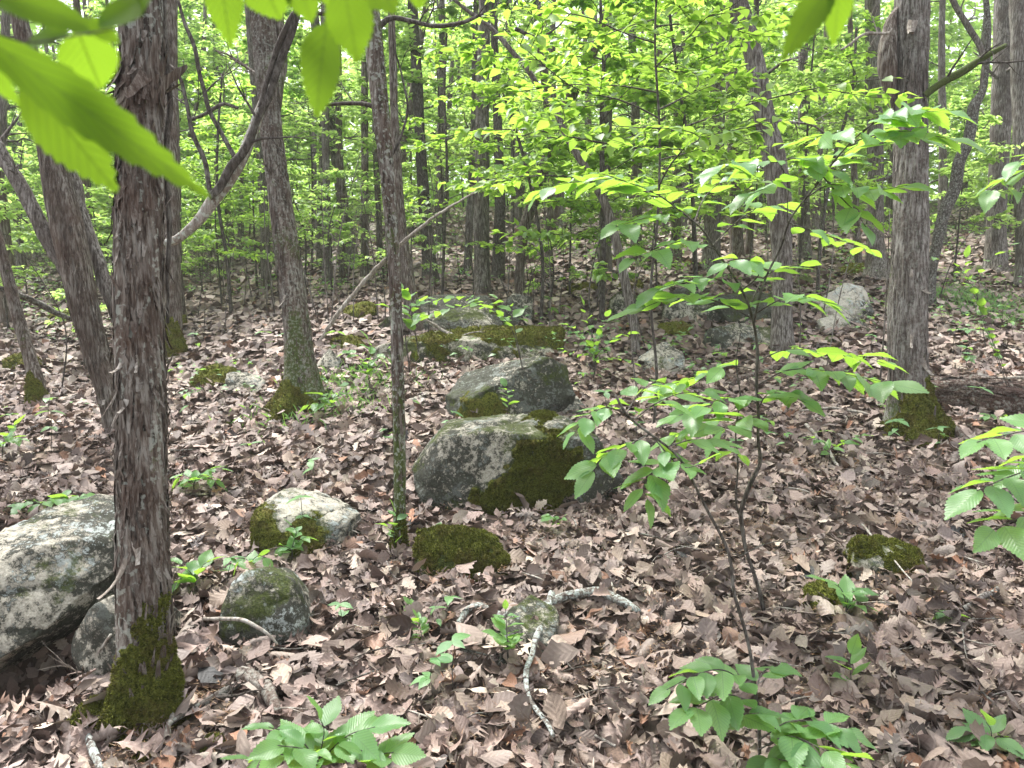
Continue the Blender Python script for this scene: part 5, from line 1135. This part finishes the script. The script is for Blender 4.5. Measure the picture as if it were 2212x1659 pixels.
small_plant('young sapling with leaves climbing beside the slender central cedar', 905, 760, [([(890, 690), (885, 640), (868, 620)], 0, 7, .10), ([(890, 680), (910, 650), (930, 640)], 0, 5, .09), ([(890, 690), (860, 670), (830, 660)], 0, 5, .09)], name='young_sapling', cat='sapling', d=5.6)
small_plant('tiny green plant growing on the face of the angular boulder', 1095, 905, [([(1098, 870), (1096, 850), (1092, 830)], 0, 6, .075)], d=GD(1095, 905) - .2)
small_plant('five-leaved seedling at bottom centre-left with crowded toothed leaves', 690, 1690, [([(680, 1640), (640, 1590), (580, 1570)], -.1, 6, .095), ([(690, 1640), (700, 1580), (690, 1550)], 0, 5, .095), ([(700, 1640), (750, 1590), (810, 1570)], -.05, 6, .095), ([(680, 1660), (620, 1630), (520, 1640)], -.15, 6, .08), ([(690, 1650), (660, 1620), (600, 1610)], -.2, 4, .08)], d=2.25, name='young_sapling', cat='sapling')
small_plant('bright two-tone seedling right of the crowded bottom one', 800, 1690, [([(800, 1650), (790, 1630), (780, 1620)], -.05, 4, .08), ([(802, 1650), (825, 1630), (850, 1625)], -.05, 4, .09)], d=2.2)
small_plant('seedling with broad leaves before the gap of the two left rocks', 425, 1290, [([(420, 1250), (400, 1225), (385, 1215)], 0, 3, .09), ([(424, 1250), (440, 1220), (455, 1212)], 0, 3, .09), ([(422, 1255), (400, 1245), (380, 1262)], 0, 3, .09)])
small_plant('seedling with three bright leaves above the rounded mottled rock', 535, 1260, [([(540, 1220), (525, 1205), (512, 1215)], 0, 3, .085), ([(541, 1218), (560, 1200), (578, 1212)], 0, 3, .085)])
small_plant('compact seedling growing in front of the pale wedge rock', 630, 1215, [([(632, 1180), (640, 1150), (630, 1135)], 0, 7, .06), ([(632, 1185), (650, 1165), (665, 1160)], 0, 5, .06), ([(631, 1190), (612, 1180), (602, 1190)], 0, 4, .06)])
small_plant('seedling spreading over leaves just right of the shaggy cedar at mid height', 420, 1075, [([(415, 1040), (395, 1025), (385, 1035)], 0, 5, .09), ([(422, 1038), (450, 1015), (480, 1012)], 0, 6, .09), ([(420, 1040), (440, 1030), (470, 1040)], 0, 5, .08)])
small_plant('low seedling in the leaves left of the shaggy cedar', 95, 1120, [([(90, 1090), (60, 1085), (30, 1092)], 0, 5, .09), ([(96, 1088), (120, 1075), (150, 1080)], 0, 5, .09)])
small_plant('second low seedling nearer the big tilted slab', 160, 1110, [([(155, 1085), (140, 1070), (130, 1078)], 0, 4, .09), ([(160, 1085), (180, 1072), (200, 1075)], 0, 4, .08)])
small_plant('pale seedling cut by the left edge of the view', 5, 1000, [([(8, 960), (20, 930), (35, 915)], 0, 5, .09), ([(6, 960), (15, 945), (50, 950)], 0, 5, .08)])
small_plant('tall thin seedling with paired leaves before the narrow sunken rock', 1098, 1430, [([(1096, 1390), (1094, 1350), (1092, 1315)], -.05, 9, .05), ([(1096, 1400), (1085, 1375), (1070, 1365)], -.05, 4, .05), ([(1096, 1400), (1110, 1375), (1118, 1370)], -.05, 4, .05)], d=GD(1098, 1430) - .1)
small_plant('small seedling left of the lichened forked branch', 912, 1400, [([(910, 1370), (905, 1345), (900, 1335)], 0, 8, .045)])
small_plant('tiny seedling at left of the forked branch tip', 890, 1340, [([(890, 1322), (888, 1312), (885, 1305)], 0, 4, .045)])
small_plant('seedling with four pointed leaves above the forked branch', 1205, 1150, [([(1205, 1130), (1195, 1115), (1185, 1112)], 0, 3, .07), ([(1206, 1130), (1215, 1118), (1225, 1125)], 0, 3, .065)])
small_plant('seedling hugging the foot of the slender central cedar', 852, 1200, [([(852, 1150), (856, 1120), (852, 1100)], -.05, 5, .065), ([(852, 1165), (840, 1140), (830, 1138)], -.05, 3, .06)])
small_plant('bright seedling sprouting at the cushion-like mossy rock', 1828, 1345, [([(1828, 1310), (1815, 1270), (1780, 1255)], -.03, 4, .085), ([(1828, 1310), (1840, 1280), (1868, 1278)], -.03, 4, .085), ([(1828, 1320), (1850, 1300), (1880, 1312)], -.03, 3, .08)])
small_plant('seedling with toothed leaves near the bottom right corner', 2140, 1640, [([(2142, 1600), (2120, 1580), (2100, 1582)], 0, 3, .09), ([(2143, 1600), (2165, 1590), (2185, 1615)], 0, 3, .095), ([(2142, 1598), (2140, 1575), (2130, 1560)], 0, 2, .085)])
small_plant('pale speckled seedling standing in leaves at lower right', 1838, 1500, [([(1838, 1460), (1836, 1430), (1838, 1410)], 0, 4, .07)])
small_plant('seedling with star-like leaves right of the mossy cushion rock', 2048, 1350, [([(2048, 1335), (2035, 1322), (2025, 1330)], 0, 3, .06), ([(2048, 1335), (2060, 1325), (2072, 1335)], 0, 3, .06)])
small_plant('two-leaved pale seedling left of the big grey cedar base', 1790, 1010, [([(1790, 970), (1770, 950), (1740, 945)], 0, 6, .075), ([(1790, 975), (1830, 950), (1870, 940)], 0, 6, .08)])
small_plant('seedling beside the rotting log at the right', 2150, 920, [([(2148, 905), (2130, 898), (2120, 902)], 0, 3, .07), ([(2150, 905), (2165, 898), (2175, 905)], 0, 3, .07)])
# right edge branch hanging in
dr = 2.15
RB_ = P(2300, 1010, dr); REB = thing('elm_sapling', RB_, 'leafy branches reaching in from the right edge at mid height', 'sapling')
rb0 = P(2330, 1500, dr); 
for i_, (p_, a_, b_, n_, s_) in enumerate([([(2330, 920), (2250, 925), (2170, 940), (2110, 955)], 0, -.1, 6, .095), ([(2330, 1010), (2250, 1010), (2180, 1030), (2110, 1060)], 0, -.15, 7, .10), ([(2330, 1090), (2260, 1090), (2200, 1120), (2130, 1150)], -.05, -.2, 6, .11), ([(2310, 960), (2240, 980), (2190, 1010)], .1, .1, 4, .09),
    ([(2330, 400), (2260, 360), (2190, 380), (2130, 420)], .3, .2, 6, .085), ([(2330, 330), (2250, 330), (2200, 350)], .3, .2, 4, .085)]):
    leafy_twig(REB, RB_, p_, dr + a_, dr + b_, n_, s_, 1300 + i_)
limb(REB, RB_, [(2420, 1550, 12), (2380, 1250, 11), (2350, 1000, 10), (2345, 700, 9), (2330, 330, 7)], dr, BARKD, 'stem', 8)
small_plant('arching sapling with a long bent stem near the right edge', 2200, 905, [([(2170, 800), (2130, 700), (2110, 640), (2085, 590), (2090, 540)], -.1, 14, .08), ([(2130, 700), (2080, 590), (2030, 560), (1980, 550)], -.1, 10, .08), ([(2110, 640), (2140, 560), (2200, 520)], -.1, 8, .08)], name='young_sapling', cat='sapling')

# ------------------------------------------------------------------ leaves hanging close to the lens, from branches above
BIG = []
for k in range(5):
    V, T, U = serrate_tpl(wid=.50 + .03 * k, fold=.10, bend=.12 + .12 * k, rip=.03); BIG.append(mesh('leaf', V, T, LEAFF, (.5, .5, .5), U))
def hung_leaf(parent, base, a, b, wpx, d0, d1, side=0.0, k=0):
    """leaf from stalk point a to tip b, drawn at true size for its distance"""
    A = P(a[0], a[1], d0); B_ = P(b[0], b[1], d1); v = B_ - A; L = np.linalg.norm(v); dv = v / L
    n = unit(-FWD * 1.0 + RT * side + UP * .25); n = unit(n - (n @ dv) * dv); Wd = W(wpx, (d0 + d1) / 2)
    X = unit(np.cross(dv, n)); Z = np.cross(X, dv); q = A - base; me = BIG[k % 5]; ww = Wd / (.50 + .03 * (k % 5)) / .98
    o = obj('leaf', me, parent); o.matrix_local = Matrix([[X[r] * ww, dv[r] * L, Z[r] * L, q[r]] for r in range(3)] + [[0, 0, 0, 1]])
def overhang(label, stem, d, leaves, wst=9):
    base = P(stem[0][0], stem[0][1], d); t = thing('overhanging_branch', base, label, 'branch')
    C = spline(np.array([P(x, y, d) for x, y in stem]), 20); V, T = tube(C, np.linspace(W(wst, d) / 2, W(wst * .4, d) / 2, 20), 8); obj('twig', mesh('twig', V - base, T, BARKD, (.9, 0, 0)), t)
    for i, (a, b, w_, a0, a1) in enumerate(leaves): hung_leaf(t, base, a, b, w_, d + a0, d + a1, .25 * ((i % 3) - 1), i)
overhang('blurred green leaves hanging close to the lens across the top left corner', [(-260, -120), (-60, 40), (60, 90), (170, 75), (260, 60)], .42,
    [((-50, 70), (450, 424), 104, .0, .03), ((52, 165), (248, 414), 128, .03, .05), ((168, 66), (222, 206), 116, .02, .05), ((150, 72), (8, 88), 48, .02, .03), ((-70, -18), (262, 40), 84, -.02, .01), ((215, 60), (330, -20), 60, 0, .02), ((-40, 120), (35, 235), 60, 0, .02), ((190, 40), (262, 92), 46, 0, .01), ((330, -60), (270, 28), 80, 0, .02)], 9)
overhang('blurred green leaves hanging close to the lens at the top left of centre', [(560, -260), (640, -60), (700, -10), (790, -30)], .50,
    [((706, 50), (676, 256), 116, 0, .03), ((742, -30), (772, 138), 100, -.02, 0), ((470, -90), (498, 100), 80, .02, .03), ((560, -60), (600, 45), 110, .02, .03), ((640, -60), (672, 52), 76, .02, .03), ((800, -60), (855, 28), 110, .02, .03), ((700, -50), (715, 20), 60, .02, .03), ((900, -70), (905, 24), 60, .02, .03)], 8)
overhang('pair of blurred long green leaves hanging close to the lens at top right', [(1900, -260), (1840, -90), (1805, -50)], .55,
    [((1805, -50), (1686, 130), 72, 0, .03), ((1812, -50), (1810, 104), 68, 0, .03)], 7)

# ------------------------------------------------------------------ low ground plants and grass
SEED = []
def seedling_proto(k):
    r = np.random.default_rng(50 + k); t = obj('seedling', None); b = Bag(); n = [4, 5, 6, 3][k % 4]; h = r.uniform(.08, .2)
    V, T = tube(np.array([(0, 0, -.01), (.005, 0, h * .5), (0, .01, h)]), [.0022, .0018, .0012], 5); obj('stem', mesh('stem', V, T, BARKD, (.9, 0, 0)), t)
    for j in range(n):
        a = j * 6.28 / n + r.normal() * .2; lv, lt, lu = LEAF6 if k % 2 else LEAF6b; me = SEEDM[j % 3]; p = np.array([0, 0, h * (1 if j < 3 else .6)])
        o = one_leaf(t, np.zeros(3), p, np.array([math.cos(a), math.sin(a), r.normal() * .15]), np.array([0, 0, 1.]) + r.normal(size=3) * .15, r.uniform(.05, .08), SEEDM)
    return t
SEEDM = []
for k in range(4):
    V, T, U = ovate_tpl(n=9, cols=3, wid=.5, serr=.02, fold=.15, bend=.2 + .2 * k); SEEDM.append(mesh('leaf', V, T, LEAFS, (k / 4 + .1,) * 3, U))
SDP = [seedling_proto(k) for k in range(8)]
rs = np.random.default_rng(66)
for k in range(96):
    if k < 14: px, py = rs.uniform(380, 1000), rs.uniform(780, 1650)
    elif k < 55: px, py = rs.uniform(1500, 2200), rs.uniform(620, 1000)
    elif k < 100: px, py = rs.uniform(0, 2200), rs.uniform(700, 1000)
    else: px, py = rs.uniform(0, 2200), rs.uniform(1000, 1650)
    d, q = G(px, py); o = SDP[k] if k < 8 else copy_tree(SDP[k % 8]); s = rs.uniform(.7, 1.4) * (1 + max(0, d - 4) * .09); o.location = (q[0], q[1], float(H(q[0], q[1])) + .02); o.scale = (s, s, s); o.rotation_euler = (rs.normal() * .12, rs.normal() * .12, rs.uniform(0, 6.28))
    tag(o, 'small green woodland seedling sprouting through the dead leaves', 'seedling', 'small seedlings dotting the leaf litter')
def cover():
    bag = Bag(); r = np.random.default_rng(3); n = 5200; px = r.uniform(-200, 2400, n); y = 7 + r.random(n) ** .7 * 22; x = (px * S - 512) / F * y
    p = np.stack([x, y, H(x, y) + r.uniform(.02, .30, n)], -1); v = fbm(p * .7, 2, 31); keep = v > (.02 - (y > 12) * .12); p = p[keep]; m = len(p)
    q = np.repeat(p, 5, 0) + r.normal(size=(m * 5, 3)) * np.array([.12, .12, .03]); k = len(q)
    scatter(bag, [DIAM], np.zeros(k, int), q, rand_dir(k, .2), rand_nrm(k, .3), r.uniform(.05, .10, k), np.stack([r.random(k)] * 3, -1))
    o = bag.build('ground_cover', LEAFS, kind='stuff'); tag(o, 'scattered low green leaves of ground plants on the far slope', 'ground cover')
    bag = Bag(); n = 2600; c = r.integers(0, 6, n); cx = np.array([G(a, b)[1] for a, b in ((2090, 650), (2140, 665), (2170, 690), (2060, 640), (760, 830), (700, 880))])[c]
    p = cx + r.normal(size=(n, 3)) * np.array([.35, .35, 0]); p[:, 2] = H(p[:, 0], p[:, 1]); d = unit(np.stack([r.normal(size=n) * .5, r.normal(size=n) * .5, np.ones(n)], -1)); s = unit(np.cross(d, r.normal(size=(n, 3)))); L = r.uniform(.06, .2, (n, 1))
    V = np.stack([p - s * .0025, p + s * .0025, p + d * L * .6 + s * .002, p + d * L + np.array([0, 0, -.03])], 1).reshape(-1, 3); a = np.arange(n)[:, None] * 4
    T = np.concatenate([np.hstack([a, a + 1, a + 2]), np.hstack([a, a + 2, a + 3])]); cc = np.repeat(r.random(n), 4)
    bag.add(V, T, np.stack([cc] * 3, -1)); o = bag.build('grass', LEAFS, kind='stuff'); tag(o, 'thin tufts of green grass on the right slope and by the flared cedar', 'grass')
cover()

# ------------------------------------------------------------------ air: dark far woods brightened by an extra veil of haze
def added_haze():
    x0, x1, y0, y1, z0, z1 = -75, 75, -8, 75, -2.5, 24
    V = [(x, y, z) for z in (z0, z1) for y in (y0, y1) for x in (x0, x1)]
    T = [(0, 2, 3), (0, 3, 1), (4, 5, 7), (4, 7, 6), (0, 1, 5), (0, 5, 4), (2, 6, 7), (2, 7, 3), (0, 4, 6), (0, 6, 2), (1, 3, 7), (1, 7, 5)]
    m = bpy.data.materials.new('added_haze'); m.use_nodes = True; t = m.node_tree; t.nodes.clear()
    v = t.nodes.new('ShaderNodeVolumePrincipled'); v.inputs['Density'].default_value = 0.0014; v.inputs['Color'].default_value = (.9, .95, .9, 1)
    o = t.nodes.new('ShaderNodeOutputMaterial'); t.links.new(v.outputs[0], o.inputs['Volume'])
    h = obj('added_haze', mesh('added_haze', V, T, m, smooth=False), kind='stuff'); tag(h, 'thin pale veil of air added to brighten the farther trees', 'added_haze')
added_haze()

# ------------------------------------------------------------------ which one is which
LMX = [(40, 'slim left-leaning cedar'), (190, 'leaning shredded cedar'), (310, 'thick shaggy cedar'), (480, 'curved pale limb'), (620, 'flared left-leaning cedar'), (740, 'left cluster of slim stems'), (850, 'slender central cedar'), (925, 'dark double-stemmed cedar'),
       (1042, 'ragged upright cedar'), (1160, 'right-leaning crossing cedar'), (1300, 'straight dogwood stem'), (1400, 'bowing grey tree'), (1530, 'leafy sapling crown'), (1688, 'pale-footed cedar'), (1800, 'white lichen-crusted boulder'), (1890, 'straight grey cedar'), (1965, 'big grey cedar'), (2070, 'crooked dark tree'), (2180, 'right-edge cedars')]
LMP = [(312, 1500, 'mossy foot of the shaggy cedar'), (100, 1280, 'large tilted slab'), (565, 1320, 'rounded mottled rock'), (660, 1120, 'pale wedge rock'), (995, 1205, 'low moss-wrapped rock'), (862, 1150, 'foot of the slender cedar'), (1120, 1000, 'big broad boulder'), (1100, 850, 'angular boulder'), (1180, 1340, 'lichened forked branch'),
       (1650, 1300, 'foot of the leafy sapling'), (1640, 1600, 'thin leaning sapling'), (1940, 1215, 'mossy rock on the right'), (1820, 1300, 'cushion-like mossy rock'), (1975, 900, 'foot of the big grey cedar'), (2110, 870, 'rotting log'), (650, 860, 'foot of the flared cedar'), (490, 825, 'moss-covered rock left of the flared cedar'),
       (370, 740, 'mossy foot of the straight cedar'), (85, 850, 'moss sock of the slim cedar'), (1020, 750, 'long mossy ledge'), (1600, 730, 'low pale-topped rock'), (1430, 780, 'pale lichen-spotted boulder'), (1825, 650, 'white lichen-crusted boulder'), (690, 1620, 'crowded bottom seedling'), (2150, 1640, 'bottom right rock'), (1200, 1600, 'fork end of the lichened branch'),
       (240, 900, 'foot of the leaning shredded cedar'), (1690, 750, 'pale cedar foot'), (1380, 770, 'foot of the bowing tree'), (60, 1100, 'left-edge seedlings'), (1500, 1150, 'litter left of the leafy sapling'), (1400, 1450, 'open litter right of the forked branch'), (1300, 700, 'dogwood stem base')]
ORD = ['closest', 'second-closest', 'third-closest', 'fourth-closest', 'fifth-closest', 'sixth-closest', 'seventh-closest', 'eighth-closest', 'ninth-closest', 'tenth-closest', 'eleventh-closest', 'twelfth-closest', 'thirteenth-closest', 'fourteenth-closest'] + ['%s-closest' % w_ for w_ in ('fifteenth', 'sixteenth', 'seventeenth', 'eighteenth', 'nineteenth', 'twentieth', 'twenty-first', 'twenty-second', 'twenty-third', 'twenty-fourth', 'twenty-fifth', 'twenty-sixth', 'twenty-seventh', 'twenty-eighth', 'twenty-ninth', 'thirtieth', 'thirty-first', 'thirty-second', 'thirty-third', 'thirty-fourth')]
def pic(o):
    rel = np.array(o.location) - CAM; dp = rel @ FWD; return (rel @ RT / dp * F + 512) / S, (384 - rel @ UP / dp * F) / S, dp
def name_all(group, what, mode):
    bins = {}
    for o in [o for o in COL.objects if o.get('group') == group and o.parent is None]:
        x, y, dp = pic(o)
        if mode == 'behind':
            k = min(LMX, key=lambda l: abs(l[0] - x))[1]; bins.setdefault(k, []).append((dp, o))
        else:
            l = min(LMP, key=lambda l: math.hypot(l[0] - x, l[1] - y)); bins.setdefault(l[2], []).append((math.hypot(l[0] - x, l[1] - y), o))
    for k, v in bins.items():
        v.sort(key=lambda q: q[0])
        for i, (_, o) in enumerate(v):
            od = ORD[min(i, len(ORD) - 1)]
            o['label'] = (f'{what}, {od} to us of those behind the {k}' if mode == 'behind' else f'{what}, {od} to the {k}')
name_all('leafy saplings filling the understory', 'leafy understory sapling', 'behind')
name_all('cedars far back in the wood', 'background cedar', 'behind')
name_all('bare sapling whips', 'bare sapling whip', 'near')
name_all('small seedlings dotting the leaf litter', 'small green seedling', 'near')
name_all('thin twigs strewn over the leaf litter', 'thin dry twig', 'near')
name_all('low stones on the right slope', 'low half-buried stone', 'near')
name_all('low stones on the left slope', 'low half-buried stone', 'near')
